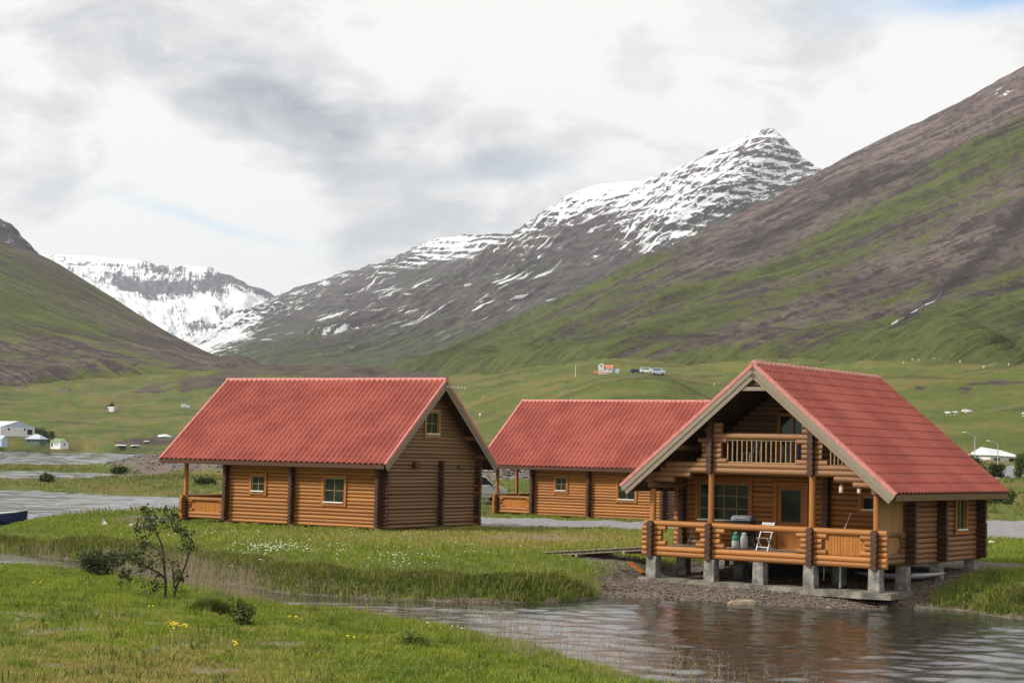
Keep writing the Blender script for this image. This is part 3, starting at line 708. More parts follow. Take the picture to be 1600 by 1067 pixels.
def masks_peak(d):
    px, py, z = d['px'], d['py'], d['z']
    lo = fbm(d['u'] * 0.004, d['v'] * 0.002, 4)
    sl = np.interp(px, [330, 560, 700, 900, 1050, 1200, 1310], [560, 560, 440, 395, 400, 350, 320])      # lower edge of the closed snow
    s0 = np.clip((sl - py) / 95.0, -1.3, 0.7)
    sn = 0.06 + s0 * 0.70 + 0.35 * lo + 0.24 * (d['ledge'] - 0.35) - 0.16 * d['h']
    sn = sn + 0.5 * blob(px, py, 1120, 375, 50, 10) + 0.35 * blob(px, py, 960, 300, 70, 20)
    g = 0.05 + 0.35 * lo + 0.7 * sstep(470, 560, py + 0.06 * (px - 700)) + 0.35 * sstep(700, 450, px) * sstep(470, 530, py)
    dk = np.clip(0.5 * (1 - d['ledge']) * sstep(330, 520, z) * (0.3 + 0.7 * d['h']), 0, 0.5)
    zone = sstep(545, 470, py - 0.05 * (px - 600)) * sstep(1330, 1250, px)
    return sn, g, dk, zone
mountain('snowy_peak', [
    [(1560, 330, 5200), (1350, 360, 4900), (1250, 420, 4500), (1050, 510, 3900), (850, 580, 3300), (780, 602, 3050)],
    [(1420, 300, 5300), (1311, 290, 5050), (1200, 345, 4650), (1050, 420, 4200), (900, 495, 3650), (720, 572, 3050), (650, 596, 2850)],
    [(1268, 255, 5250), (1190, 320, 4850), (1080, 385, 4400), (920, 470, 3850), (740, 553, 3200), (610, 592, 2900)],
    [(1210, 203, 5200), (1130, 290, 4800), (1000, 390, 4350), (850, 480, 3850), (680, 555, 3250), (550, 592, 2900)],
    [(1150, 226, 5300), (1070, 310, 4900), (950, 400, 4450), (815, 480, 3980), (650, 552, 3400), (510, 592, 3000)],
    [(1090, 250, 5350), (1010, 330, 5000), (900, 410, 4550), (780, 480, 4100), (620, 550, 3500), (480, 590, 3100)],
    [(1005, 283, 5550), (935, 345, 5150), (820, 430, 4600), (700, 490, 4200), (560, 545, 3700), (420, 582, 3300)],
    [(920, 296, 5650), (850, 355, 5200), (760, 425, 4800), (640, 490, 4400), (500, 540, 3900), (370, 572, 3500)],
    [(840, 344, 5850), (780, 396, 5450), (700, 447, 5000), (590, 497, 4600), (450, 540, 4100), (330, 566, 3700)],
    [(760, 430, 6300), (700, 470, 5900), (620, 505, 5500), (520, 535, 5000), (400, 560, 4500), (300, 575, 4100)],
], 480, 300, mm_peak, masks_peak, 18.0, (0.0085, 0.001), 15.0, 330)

def masks_plateau(d):
    px, py, z = d['px'], d['py'], d['z']
    lo = fbm(d['u'] * 0.004, d['v'] * 0.002, 4)
    sk = np.interp(px, [300, 430, 500, 560, 620, 690, 720, 790, 860], [548, 466, 443, 425, 400, 374, 367, 367, 365]); dep = py - sk
    sn = 0.05 - 0.9 * sstep(8, 60, dep) + 0.45 * sstep(560, 690, px) * sstep(75, 5, dep) + 0.4 * lo + 0.55 * (d['ledge'] - 0.3) * sstep(60, 10, dep)
    sn = sn + 0.75 * sstep(460, 350, px) * sstep(440, 500, py) + 0.7 * np.exp(-((px - 715) / 40) ** 2 - ((py - 400) / 25) ** 2) - 0.2 * d['h']
    sn = sn + 0.32 * sstep(430, 520, py) * sstep(700, 500, px)
    g = 0.05 + 0.35 * lo + 0.8 * sstep(480, 540, py)
    dk = np.clip(0.45 * (1 - d['ledge']) * sstep(300, 500, z) * (0.3 + 0.7 * d['h']), 0, 0.5)
    zone = sstep(550, 520, py)
    return sn, g, dk, zone
mountain('flat_topped_mountain', [
    [(930, 368, 7300), (860, 400, 6900), (780, 440, 6500), (650, 500, 5900), (500, 548, 5200), (400, 572, 4800)],
    [(860, 365, 7200), (780, 415, 6700), (650, 485, 6000), (500, 540, 5200), (390, 564, 4800)],
    [(787, 367, 7300), (720, 410, 6900), (600, 475, 6200), (470, 527, 5400), (360, 556, 4900)],
    [(702, 371, 7400), (640, 415, 7000), (530, 475, 6300), (420, 522, 5600), (325, 552, 5000)],
    [(600, 408, 7600), (540, 445, 7200), (460, 490, 6600), (380, 527, 5900), (310, 550, 5300)],
    [(500, 442, 7900), (455, 470, 7500), (400, 502, 7000), (350, 532, 6300), (300, 552, 5600)],
    [(430, 466, 8200), (390, 487, 7900), (350, 512, 7400), (318, 537, 6600), (290, 555, 6000)],
    [(400, 500, 8800), (370, 515, 8400), (335, 530, 7900), (300, 548, 7200), (270, 560, 6600)],
], 380, 220, mm_peak, masks_plateau, 18.0, (0.0075, 0.0009), 16.0, 300)

def masks_far(d):
    px, py, z = d['px'], d['py'], d['z']
    lo = fbm(d['u'] * 0.002, d['v'] * 0.002, 5); l2 = fbm(d['u'] * 0.006, d['v'] * 0.004, 4)
    sn = 0.72 + 0.5 * lo + 0.3 * l2
    sn = sn - 0.5 * np.exp(-(line_d(px, py, [(60, 406), (200, 416), (260, 424)]) / 6) ** 2) * (0.5 + l2) + 0.2 * sstep(200, 60, px)
    sn = sn - 0.5 * np.exp(-(line_d(px, py, [(190, 446), (290, 452), (330, 440), (360, 434), (420, 462)]) / 12) ** 2)
    sn = sn - 0.6 * blob(px, py, 330, 440, 40, 16) - 0.45 * np.exp(-(line_d(px, py, [(130, 455), (190, 470)]) / 6) ** 2)
    sn = sn - 0.5 * sstep(470, 540, py) * (0.4 + l2)
    g = -0.5 + 1.0 * sstep(535, 560, py)
    dk = np.clip(0.25 * (1 - d['ledge']), 0, 0.3)
    return sn, g, dk
mountain('far_snow_mountain', [
    [(-300, 385, 11000), (-300, 440, 10000), (-200, 520, 9000), (-100, 575, 8200)],
    [(-50, 392, 10700), (-40, 440, 9800), (20, 510, 8900), (120, 568, 8000)],
    [(60, 397, 10400), (95, 440, 9700), (170, 505, 8700), (240, 565, 7700)],
    [(130, 402, 10200), (160, 442, 9600), (215, 505, 8600), (260, 563, 7600)],
    [(200, 407, 10000), (220, 447, 9500), (255, 507, 8600), (280, 562, 7500)],
    [(290, 417, 9600), (300, 452, 9200), (305, 510, 8500), (305, 562, 7500)],
    [(345, 424, 9400), (350, 457, 9000), (345, 512, 8400), (325, 562, 7500)],
    [(400, 449, 9300), (400, 472, 9000), (385, 517, 8400), (350, 563, 7600)],
    [(440, 470, 9400), (435, 487, 9100), (415, 525, 8500), (380, 565, 7700)],
    [(540, 500, 9600), (520, 515, 9300), (500, 540, 8700), (460, 570, 7900)],
], 300, 220, mm_far, masks_far, 24.0, (0.0045, 0.0012), 24.0, 500, 45.0)

def masks_left(d):
    px, py = d['px'], d['py']
    lo = fbm(d['u'] * 0.004, d['v'] * 0.0015, 4)
    sk = np.interp(px, [-300, -100, 0, 70, 160, 260, 330, 420], [230, 325, 378, 405, 460, 522, 556, 580]); dep = py - sk
    g = 0.85 + 0.45 * lo - 0.6 * sstep(75, 10, dep) - 0.75 * sstep(515, 550, py + 0.05 * px + 20 * lo)
    g = g + 1.5 * sstep(572, 604, py + 14 * lo)
    dk = 0.7 * blob(px, py, 5, 405, 12, 16)
    sn = -0.9 + 0.6 * np.exp(-(dep / 8) ** 2) * blob(px, py, 45, 392, 25, 30)
    return sn, g, dk
mountain('left_mountain_slope', [
    [(-300, 215, 3000), (-100, 350, 3000), (0, 400, 3000), (70, 430, 2950), (160, 482, 2850), (260, 540, 2700), (330, 570, 2600), (420, 592, 2500)],
    [(-300, 230, 2600), (-100, 325, 2600), (0, 378, 2600), (70, 405, 2550), (160, 460, 2450), (260, 522, 2300), (330, 557, 2200), (420, 585, 2050)],
    [(-500, 230, 2200), (-200, 370, 2100), (-50, 440, 2000), (80, 500, 1900), (200, 547, 1750), (300, 578, 1620), (380, 596, 1500)],
    [(-700, 230, 1900), (-350, 420, 1750), (-150, 500, 1800), (0, 553, 1740), (110, 578, 1660), (180, 592, 1600)],
    [(-900, 300, 1800), (-500, 480, 1720), (-250, 550, 1680), (-100, 580, 1600), (-20, 596, 1550)],
], 280, 220, mm_left, masks_left, 2.6, (0.012, 0.0012))
def masks_crag(d):
    lo = fbm(d['u'] * 0.008, d['v'] * 0.004, 4)
    return -0.30 + 0.55 * lo + 0.25 * d['ledge'], -0.5 + 0.4 * lo, np.clip(0.45 + 0.4 * lo, 0, 0.9)
mountain('dark_crag', [
    [(-300, 200, 3700), (-250, 300, 3500), (-200, 400, 3300)], [(-120, 300, 3650), (-90, 350, 3450), (-60, 430, 3200)], [(0, 343, 3600), (15, 390, 3400), (30, 450, 3200)],
    [(22, 355, 3600), (35, 395, 3400), (45, 450, 3200)], [(45, 381, 3600), (55, 410, 3400), (65, 460, 3200)], [(64, 404, 3600), (75, 430, 3400), (85, 470, 3200)], [(110, 455, 3700), (115, 475, 3500), (120, 490, 3300)],
], 120, 90, mm_far, masks_crag, 10.0, (0.02, 0.004), 14.0, 200)
# stream that tumbles down the ravine of the near slope

# ================================================================== log cabins
PITCH_L = 0.17
def unit_log(name, mat, n=12):
    mb = MB(); mb.tube([(0, 0, 0), (1, 0, 0)], 1.0, n); return mb.mesh(name, mat)
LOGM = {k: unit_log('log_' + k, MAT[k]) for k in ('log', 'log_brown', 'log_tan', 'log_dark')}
def log(parent, name, p0, p1, r, kind='log', jit=0.008):
    a, b = Vector(p0), Vector(p1); d = b - a; L = d.length
    x = d.normalized(); up = Vector((0, 0, 1)) if abs(x.z) < 0.9 else Vector((0, 1, 0))
    y = up.cross(x).normalized(); z = x.cross(y)
    t = random.uniform(0, 2 * PI)
    y, z = y * math.cos(t) + z * math.sin(t), z * math.cos(t) - y * math.sin(t)
    o = link_obj(name, LOGM[kind], parent)
    rr = r * random.uniform(0.96, 1.035)
    off = Vector((random.uniform(-jit, jit),) * 3)
    Mx = Matrix((x, y, z)).transposed().to_4x4()
    Mx = Matrix.Translation(a + off) @ Mx @ Matrix.Diagonal((L, rr, rr, 1))
    o.matrix_local = Mx
    return o
def log_wall(parent, axis, c, lo, hi, z0, n, holes=(), kind='log', limit=None, half=False, r=0.0880):
    """stacked logs along x (axis 0) or y (axis 1); holes = (a0, a1, z0, z1)"""
    for i in range(n):
        z = z0 + (i + (1.0 if half else 0.5)) * PITCH_L
        a0, a1 = lo, hi
        if limit is not None:
            w = limit(z)
            a0, a1 = max(lo, -w), min(hi, w)
            if a1 - a0 < 0.25: continue
        segs = [(a0, a1)]
        for h0, h1, hz0, hz1 in holes:
            if hz0 - 0.05 < z < hz1 + 0.05:
                ns = []
                for s0, s1 in segs:
                    if h1 <= s0 or h0 >= s1: ns.append((s0, s1)); continue
                    if h0 - s0 > 0.1: ns.append((s0, h0))
                    if s1 - h1 > 0.1: ns.append((h1, s1))
                segs = ns
        for s0, s1 in segs:
            p0, p1 = ((s0, c, z), (s1, c, z)) if axis == 0 else ((c, s0, z), (c, s1, z))
            log(parent, 'log', p0, p1, r, kind)
def end_stack(parent, axis, c, lo, hi, z0, n, half=False, r=0.102, name='log_end', kind='log_dark', lens=None):
    """a column of protruding log ends along axis; lens gives each one's reach beyond lo"""
    for i in range(n):
        z = z0 + (i + (1.0 if half else 0.5)) * PITCH_L
        h = hi + random.uniform(-0.015, 0.015)
        p0, p1 = ((lo, c, z), (h, c, z)) if axis == 0 else ((c, lo, z), (c, h, z))
        log(parent, name, p0, p1, r, kind)
def window(parent, axis, c, out, a0, a1, z0, z1, panes=(2, 2), sill=True, name='window', trim='trim', tw=0.13, label=None):
    """window set in a wall; out = +1/-1 side of the wall that faces out; a0..a1, z0..z1 are the outer edges of the trim"""
    def P_(a, n, z): return (a, c + out * n, z) if axis == 0 else (c + out * n, a, z)
    def D_(a, n, z): return (a, n, z) if axis == 0 else (n, a, z)
    mb = MB(); zc, ac = (z0 + z1) / 2, (a0 + a1) / 2; dpt = 0.10; f = 0.115
    for a in (a0 + tw / 2, a1 - tw / 2): mb.box(P_(a, f, zc), D_(tw, 0.05, z1 - z0 + 0.05))
    mb.box(P_(ac, f - 0.004, z1 - tw / 2), D_(a1 - a0 - 2 * tw + 0.01, 0.05, tw))
    mb.box(P_(ac, f - 0.004, z0 + tw / 2), D_(a1 - a0 - 2 * tw + 0.01, 0.05, tw))
    for a in (a0 + tw - 0.012, a1 - tw + 0.012): mb.box(P_(a, 0.03, zc), D_(0.024, 0.16, z1 - z0 - 2 * tw + 0.02))
    w = mb.build(name, MAT[trim], parent)
    if label: w['label'] = label
    b0, b1, y0, y1 = a0 + tw, a1 - tw, z0 + tw, z1 - tw
    fr = MB(); t = 0.045
    for a in (b0 + t / 2, b1 - t / 2): fr.box(P_(a, 0.055, (y0 + y1) / 2), D_(t, 0.05, y1 - y0))
    for z in (y0 + t / 2, y1 - t / 2): fr.box(P_((b0 + b1) / 2, 0.052, z), D_(b1 - b0 - 2 * t, 0.05, t))
    fr.build('frame', MAT['sash'], w)
    nx, nz = panes
    for i in range(1, nx):
        MB().box(P_(b0 + (b1 - b0) * i / nx, 0.06, (y0 + y1) / 2), D_(0.022, 0.03, y1 - y0 - 2 * t)).build('muntin', MAT['sash'], w)
    for i in range(1, nz):
        MB().box(P_((b0 + b1) / 2, 0.058, y0 + (y1 - y0) * i / nz), D_(b1 - b0 - 2 * t, 0.03, 0.022)).build('muntin', MAT['sash'], w)
    for i in range(nx):
        for k in range(nz):
            pa = b0 + (b1 - b0) * (i + .5) / nx; pz = y0 + (y1 - y0) * (k + .5) / nz
            MB().box(P_(pa, 0.035, pz), D_((b1 - b0) / nx - 0.016, 0.012, (y1 - y0) / nz - 0.016)).build('pane', MAT['glass'], w)
    if sill:
        MB().box(P_((b0 + b1) / 2, 0.12, y0 + 0.035), D_(b1 - b0 - 0.01, 0.16, 0.05)).build('sill', MAT['white'], w)
    MB().box(P_(ac, -0.10, zc), D_(a1 - a0 - 2 * tw, 0.012, z1 - z0 - 2 * tw)).build('room_dark_sheet', MAT['room_dark_sheet'], w)  # dark sheet standing in for the unlit room behind the glass
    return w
MAT['room_dark_sheet'] = simple('dark_room', (0.03, 0.028, 0.024), 0.9, 0.3)
def planks(parent, axis, c, a0, a1, z0, z1, mat='plank', w=0.115, th=0.03, name='plank'):
    n = max(2, round((a1 - a0) / w)); st = (a1 - a0) / n
    bm_ = MB().box((0, 0, 0), (st - 0.010, th, z1 - z0) if axis == 0 else (th, st - 0.010, z1 - z0)).mesh('plank_%s' % mat, MAT[mat])
    for i in range(n):
        o = link_obj(name, bm_, parent); a = a0 + (i + .5) * st; j = random.uniform(-0.004, 0.004)
        o.location = (a, c + j, (z0 + z1) / 2) if axis == 0 else (c + j, a, (z0 + z1) / 2)

def roof(cab, L, W_, E, H):
    """pressed tile sheets on both slopes, eave to ridge"""
    hw = W_ / 2; sl = math.hypot(hw, H); th = math.atan2(H, hw); rows = 14; rp = sl / rows; nrib = round(L / 0.30)
    xs, prof = [], []
    per = 8
    for i in range(nrib * per + 1):
        t = (i % per) / per
        xs.append(L * i / (nrib * per))
        prof.append((0.0, 0.002, 0.012, 0.058, 0.074, 0.070, 0.044, 0.002)[i % per])
    prof = np.array(prof); xs = np.array(xs); n = len(xs)
    # one course: lip face, then a surface that sinks to the next course's lip
    sv_ = [(0.0, -0.004), (0.0, 0.016), (0.03, 0.018), (rp * 0.55, 0.010), (rp + 0.02, 0.0)]
    V = np.concatenate([np.stack([xs, np.full(n, s), prof + h], -1) for s, h in sv_])
    F_ = grid_faces(len(sv_), n)
    course = np_mesh('tile_course', V, F_, MAT['roof'], True)

    for side, nm in ((-1, 'right'), (1, 'left')):
        rf = part_empty('roof', cab)
        for k in range(rows):
            o = link_obj('tile_course', course, rf)
            # local frame: x along the eave, y up the slope, z out of the slope
            y = Vector((0, -side * math.cos(th), math.sin(th))); z = Vector((0, side * math.sin(th), math.cos(th)))
            x = Vector((1, 0, 0))
            Mx = Matrix((x, y, z)).transposed().to_4x4()
            base = Vector((0, side * hw, E)) + y * (rp * k)
            o.matrix_local = Matrix.Translation(base) @ Mx
        # boards that carry the sheets, seen from below as the soffit
        y = Vector((0, -side * math.cos(th), math.sin(th))); z = Vector((0, side * math.sin(th), math.cos(th)))
        Mr = Matrix((Vector((1, 0, 0)), y, z)).transposed()
        ctr = Vector((L / 2, side * hw, E)) + y * (sl / 2 - 0.02) - z * 0.075
        nb = 14
        for i in range(nb):
            c_ = Vector((L / 2, side * hw, E)) + y * ((i + .5) * (sl - 0.12) / nb + 0.04) - z * 0.07
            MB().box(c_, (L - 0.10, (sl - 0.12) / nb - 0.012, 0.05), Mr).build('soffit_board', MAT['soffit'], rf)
        # underlay between tiles and boards
        MB().box(ctr + z * 0.045, (L - 0.06, sl - 0.10, 0.018), Mr).build('underlay', MAT['black'], rf)
        for xg, sg in ((0, -1), (L, 1)):
            e0 = Vector((xg + sg * 0.02, side * hw, E)); top = Vector((xg + sg * 0.02, 0, E + H))
            d = (top - e0)
            mb = MB(); mb.box((e0 + top) / 2 + z * 0.022 - Vector((sg * 0.07, 0, 0)), (0.17, sl, 0.02), Mr)
            mb.box((e0 + top) / 2 - z * 0.03 + Vector((sg * 0.022, 0, 0)), (0.012, sl, 0.10), Mr)
            mb.build('verge_flashing', MAT['flashing'], rf)
            for off, wd, prd in ((0.155, 0.165, 0.0), (0.315, 0.16, -0.028)):
                c_ = (e0 + top) / 2 - z * off + Vector((-sg * 0.005 + sg * prd, 0, 0)) - y * (0.03 + (off - 0.1) * 0.15)
                MB().box(c_, (0.034, sl - 0.02 - (off - 0.1) * 0.55, wd), Mr).build('bargeboard', MAT['grey_board'], cab)
        c_ = Vector((L / 2, side * (hw - 0.035), E - 0.115))
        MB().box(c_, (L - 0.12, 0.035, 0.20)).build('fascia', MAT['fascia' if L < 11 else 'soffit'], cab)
    mb = MB(); nseg = round(L / 0.36)
    for i in range(nseg):
        a, b = L * i / nseg, L * (i + 1) / nseg
        ang = [math.radians(q) for q in (-15, 20, 55, 90, 125, 160, 195)]
        pts = [[(x_, r_ * math.cos(q), E + H - 0.045 + r_ * math.sin(q)) for q in ang] for x_, r_ in ((a, 0.125), (a + 0.05, 0.15), (a + 0.10, 0.125), (b + 0.01, 0.118))]
        m_ = len(ang)
        mb.add([p for row in pts for p in row], [(r * m_ + k, r * m_ + k + 1, (r + 1) * m_ + k + 1, (r + 1) * m_ + k) for r in range(3) for k in range(m_ - 1)], True)
    for xg in (0, L): mb.add([(xg, 0.125 * math.cos(math.radians(q)), E + H - 0.045 + 0.125 * math.sin(math.radians(q))) for q in range(-15, 196, 30)], [tuple(range(8))], False)
    mb.build('ridge_cap', MAT['flashing'], cab)

def cabin(label, loc, yaw, L, W_, E, H, xd, xw, xc, xr, ns, windows, posts, is_front):
    cab = thing('log_cabin', loc, yaw, label, 'log cabin', 'red-roofed log cabins')
    hw = W_ / 2; YW = 4.0
    under = lambda z: (E + H - 0.16 - z) * hw / H - 0.10
    # --- side walls
    wl = part_empty('side_wall', cab)
    log_wall(wl, 0, -YW, xw - 0.02, xr + 0.02, 0, ns, [(a0 + .1, a1 - .1, z0 + .1, z1 - .1) for a0, a1, z0, z1, p in windows], 'log_tan' if is_front else 'log')
    for a0, a1, z0, z1, p in windows: window(cab, 0, -YW, -1, a0, a1, z0, z1, p)
    for x in (xw, xc, xr): end_stack(wl, 1, x, -YW + 0.05, -YW - 0.40, 0, ns, True)
    far = MB()
    for i in range(ns): far.tube([(xw - .3, YW, (i + .5) * PITCH_L), (xr + .3, YW, (i + .5) * PITCH_L)], 0.0935, 10)
    fw = far.build('far_wall_logs', MAT['log'], cab); fw['kind'] = 'stuff'
    # --- rear gable
    rg = part_empty('rear_gable', cab)
    gh = int((E + H - 0.3) / PITCH_L)
    rwin = (-0.72, 0.62, 1.29 + E, 2.60 + E)
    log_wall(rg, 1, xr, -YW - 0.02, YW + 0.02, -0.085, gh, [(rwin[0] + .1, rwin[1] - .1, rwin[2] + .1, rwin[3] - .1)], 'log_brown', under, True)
    window(cab, 1, xr, 1, *rwin, (2, 2), trim='plank_ol')
    for y in (-YW, YW): end_stack(rg, 0, y, xr - 0.05, xr + 0.38, 0, ns, False)
    end_stack(rg, 0, 0.72, xr, xr + 0.34, -0.085, int((0.2 + E) / PITCH_L) + 1, False)
    for y in (-1.45,): MB().box((xr + 0.17, y, E - 0.02), (0.18, 0.36, 0.26)).build('vent_box', MAT['log_dark'], cab)
    # --- house front under the deck roof
    fg = part_empty('front_wall', cab)
    if is_front:
        holes = [(1.5, 3.44, 1.15, 2.46), (-0.56, 0.47, 0.2, 2.46), (-3.1, -2.57, 1.7, 2.19), (-0.6, 0.4, 3.2, 4.8)]
    else:
        holes = [(1.5, 3.44, 1.15, 2.46), (-0.56, 0.47, 0.2, 2.46)]
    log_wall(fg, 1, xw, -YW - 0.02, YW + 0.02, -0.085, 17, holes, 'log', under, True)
    log_wall(fg, 1, xw, -YW - 0.02, YW + 0.02, -0.085 + 17 * PITCH_L, gh - 17, holes, 'log_brown', under, True)  # upper logs in a browner wood, standing in for the shade under the overhang
    end_stack(fg, 1, xw, YW - 0.05, YW + 0.40, 0, ns, True, kind='log')
    end_stack(fg, 0, -1.38, xw, xw - 0.34, 0, 16, False)
    end_stack(fg, 0, YW, xw, xw - 0.36, 0, ns, False)
    window(cab, 1, xw, -1, 1.38, 3.56, 1.04, 2.58, (4, 3), sill=True)
    if is_front: window(cab, 1, xw, -1, -3.22, -2.45, 1.58, 2.30, (1, 1))
    # door with a glazed upper half
    dr = part_empty('door', cab)
    mb = MB()
    for y in (-0.61, 0.52): mb.box((xw - 0.12, y, 1.40), (0.07, 0.13, 2.32))
    mb.box((xw - 0.124, -0.045, 2.50), (0.07, 1.0, 0.13)); mb.build('frame', MAT['trim'], dr)
    mb = MB()
    for y in (-0.47, 0.38): mb.box((xw - 0.075, y, 1.34), (0.05, 0.14, 2.16))
    for z in (0.33, 1.16, 2.36): mb.box((xw - 0.078, -0.045, z), (0.05, 0.72, 0.14))
    mb.build('stile', MAT['trim'], dr)
    MB().box((xw - 0.06, -0.045, 1.76), (0.012, 0.72, 1.08)).build('pane', MAT['glass'], dr)
    planks(dr, 1, xw - 0.07, -0.40, 0.31, 0.40, 1.10, 'trim', 0.09)
    MB().tube([(xw - 0.11, 0.37, 1.2), (xw - 0.16, 0.37, 1.2), (xw - 0.16, 0.26, 1.2)], 0.012, 6).build('handle', MAT['steel'], dr)
    # --- floor and deck
    MB().box(((xw + xr) / 2, 0, 0.10), (xr - xw, 7.9, 0.18)).build('floor', MAT['soffit'], cab)
    dk = part_empty('deck', cab)
    nb = 56; wdt = 7.86 / nb
    brd = MB().box((0, 0, 0), (xw - xd - 0.14, wdt - 0.008, 0.035)).mesh('deck_board', MAT['deck'])
    for i in range(nb):
        o = link_obj('deck_board', brd, dk); o.location = ((xd + xw) / 2 + 0.02, -3.93 + (i + .5) * wdt, 0.31)
    for y in (-3.0, -1.8, 0, 1.8, 3.0): log(dk, 'joist', (xd, y, 0.19), (xw, y, 0.19), 0.09, 'log_brown')
    # --- deck railing
    rl = part_empty('deck_rail', cab)
    for z in (0.085, 0.255): log(rl, 'rail_log', (xd, -4.36, z), (xd, 4.36, z), 0.093)
    log(rl, 'rail_log', (xd, -4.36, 1.095), (xd, 4.30, 1.095), 0.10)
    ys = sorted(posts)
    for y in ys:
        end_stack(rl, 0, y, xd - 0.26, xd + 0.24, -0.04, 7, False, 0.115)
        for k, ln in enumerate((0.52, 0.36, 0.36, 0.52)):
            z = 0.425 + k * 0.168
            lo = 0.42 if y < -3.5 else ln; hi = 0.42 if y > 3.5 else ln
            log(rl, 'corbel_log', (xd, y - (lo if y > -3.5 else 0.38), z), (xd, y + (hi if y < 3.5 else 0.38), z), 0.088)
    for sgn in ((-1,) if is_front else (-1, 1)):
        yy = sgn * YW
        for z in (0.17, 0.34): log(rl, 'rail_log', (xd + 0.02, yy, z - 0.085 + 0.08), (xw - 0.1, yy, z - 0.005), 0.09, 'log' if not is_front else 'log_brown')
        log(rl, 'rail_log', (xd + 0.02, yy, 1.02), (xw - 0.1, yy, 1.02), 0.095, 'log' if not is_front else 'log_brown')
        for x, s_ in ((xd, 1), (xw, -1)):
            for k, ln in enumerate((0.50, 0.34, 0.34, 0.50)):
                z = 0.49 + k * 0.148
                log(rl, 'corbel_log', (x, yy, z), (x + s_ * ln, yy, z), 0.08, 'log' if not is_front else 'log_brown')
        planks(rl, 0, yy + sgn * -0.03, xd + 0.26, xw - 0.30, 0.42, 0.96, 'plank' if not is_front else 'plank_ol', 0.12)
    # --- posts
    pt = part_empty('deck_posts', cab)
    for y in ys:
        top = E - 0.10 if abs(y) > 3 else E + 0.50
        log(pt, 'post', (xd, y, 1.16), (xd, y, top), 0.105, 'log')
    # --- plates and purlins under the roof
    pu = part_empty('purlins', cab)
    for y in (-YW, YW, -2.9, 2.9, 0.0):
        z = E + H - H / hw * abs(y) - 0.36
        log(pu, 'purlin', (0.12, y, z), (L - 0.12, y, z), 0.10, 'log_brown')
    for y in (-YW, YW):
        z = E + H - H / hw * abs(y) - 0.53
        log(pu, 'wall_plate', (0.25, y, z), (xw, y, z), 0.10, 'log_brown')
        log(pu, 'wall_plate', (0.42, y, z - 0.17), (xw, y, z - 0.17), 0.10, 'log_brown')
    roof(cab, L, W_, E, H)
    return cab, rl, pt

LB, LA, WD, HR = 13.245, 9.995, 9.827, 4.039
cabA, railA, postA = cabin('log cabin on concrete piers by the river, with a balcony above its deck',
    A_LOC, A_YAW, LA, WD, 2.33, HR, 0.65, 2.86, 5.52, 9.14, 16, [(6.95, 8.10, 0.90, 2.42, (2, 1))], (-4.0, -1.82, 1.80, 4.0), True)
cabB, railB, postB = cabin('log cabin on the grassy bank, a small dark sign on its plain gable',
    B_LOC, B_YAW, LB, WD, 2.93, HR, 0.95, 3.62, 7.55, 12.45, 19, [(4.95, 5.98, 1.34, 2.36, (2, 2)), (9.20, 10.60, 0.96, 2.37, (2, 2))], (-4.0, -1.1, 1.1, 4.0), False)
cabC, railC, postC = cabin('log cabin beyond the gravel road, partly hidden by the cabin with the balcony',
    C_LOC, C_YAW, LB, WD, 2.93, HR, 0.95, 3.62, 7.55, 12.45, 19, [(5.05, 6.05, 1.36, 2.42, (2, 2)), (9.33, 10.72, 0.98, 2.40, (2, 2))], (-4.0, -1.82, 1.80, 4.0), False)

# --- balcony, piers and privacy boards of the waterside cabin
bal = part_empty('balcony', cabA); xd, xw, E_ = 0.65, 2.86, 2.33
und = lambda z: (E_ + HR - 0.34 - z) * WD / 2 / HR
for z in (2.90, 3.065): log(bal, 'beam_log', (xd, -und(z + .08), z), (xd, und(z + .08), z), 0.098, 'log_tan')
for z, a in ((2.735, 2.58), (2.57, 3.22)):
    for s_ in (-1, 1): log(bal, 'corbel_log', (xd, s_ * a, z), (xd, s_ * (und(z) - 0.05), z), 0.092, 'log_tan')
for y in (-1.82, 1.80):
    end_stack(bal, 0, y, xd - 0.25, xd + 0.26, 2.815, 11, False, 0.108)
    s_ = 1 if y > 0 else -1
    for k in range(8):
        z = 3.225 + k * 0.165
        if 3.96 < z < 4.12: continue
        inn = {0: .56, 4: .56}.get(k, .36); out = {0: .52, 3: .36, 4: .5}.get(k, .34)
        out = min(out, und(z + .1) - 1.85)
        log(bal, 'corbel_log', (xd, y - s_ * inn, z), (xd, y + s_ * max(out, 0.12), z), 0.086, 'log_tan')
log(bal, 'rail_log', (xd, -1.95, 4.03), (xd, 1.95, 4.03), 0.10, 'log_tan')
bs = MB().box((0, 0, 0), (0.03, 0.036, 0.72)).mesh('baluster', MAT['baluster'])
for i in range(15):
    o = link_obj('baluster', bs, bal); o.location = (xd, -1.22 + i * 2.44 / 14, 3.55)
for z in (3.185, 3.905): MB().box((xd, 0, z), (0.04, 2.6, 0.035)).build('baluster_rail', MAT['baluster'], bal)
for i in range(6):
    o = link_obj('baluster', bs, bal); o.location = (xd + 0.03, -2.42 - i * 0.13, 3.50)
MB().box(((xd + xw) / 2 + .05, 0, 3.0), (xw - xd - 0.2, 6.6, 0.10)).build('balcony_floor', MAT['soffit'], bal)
for z in (5.55,): MB().box((0.06, 0, z), (0.06, 1.30, 0.13)).build('collar_beam', MAT['grey_board'], bal)
mb = MB(); mb.prism([(-0.34, 5.66), (0.34, 5.66), (0, 5.95)], 0.10, 0.13); mb.build('gable_board', MAT['soffit'], bal)
gd = part_empty('balcony_door', cabA)
mb = MB()
for y in (-0.64, 0.42): mb.box((xw - 0.12, y, 3.95), (0.06, 0.12, 1.75))
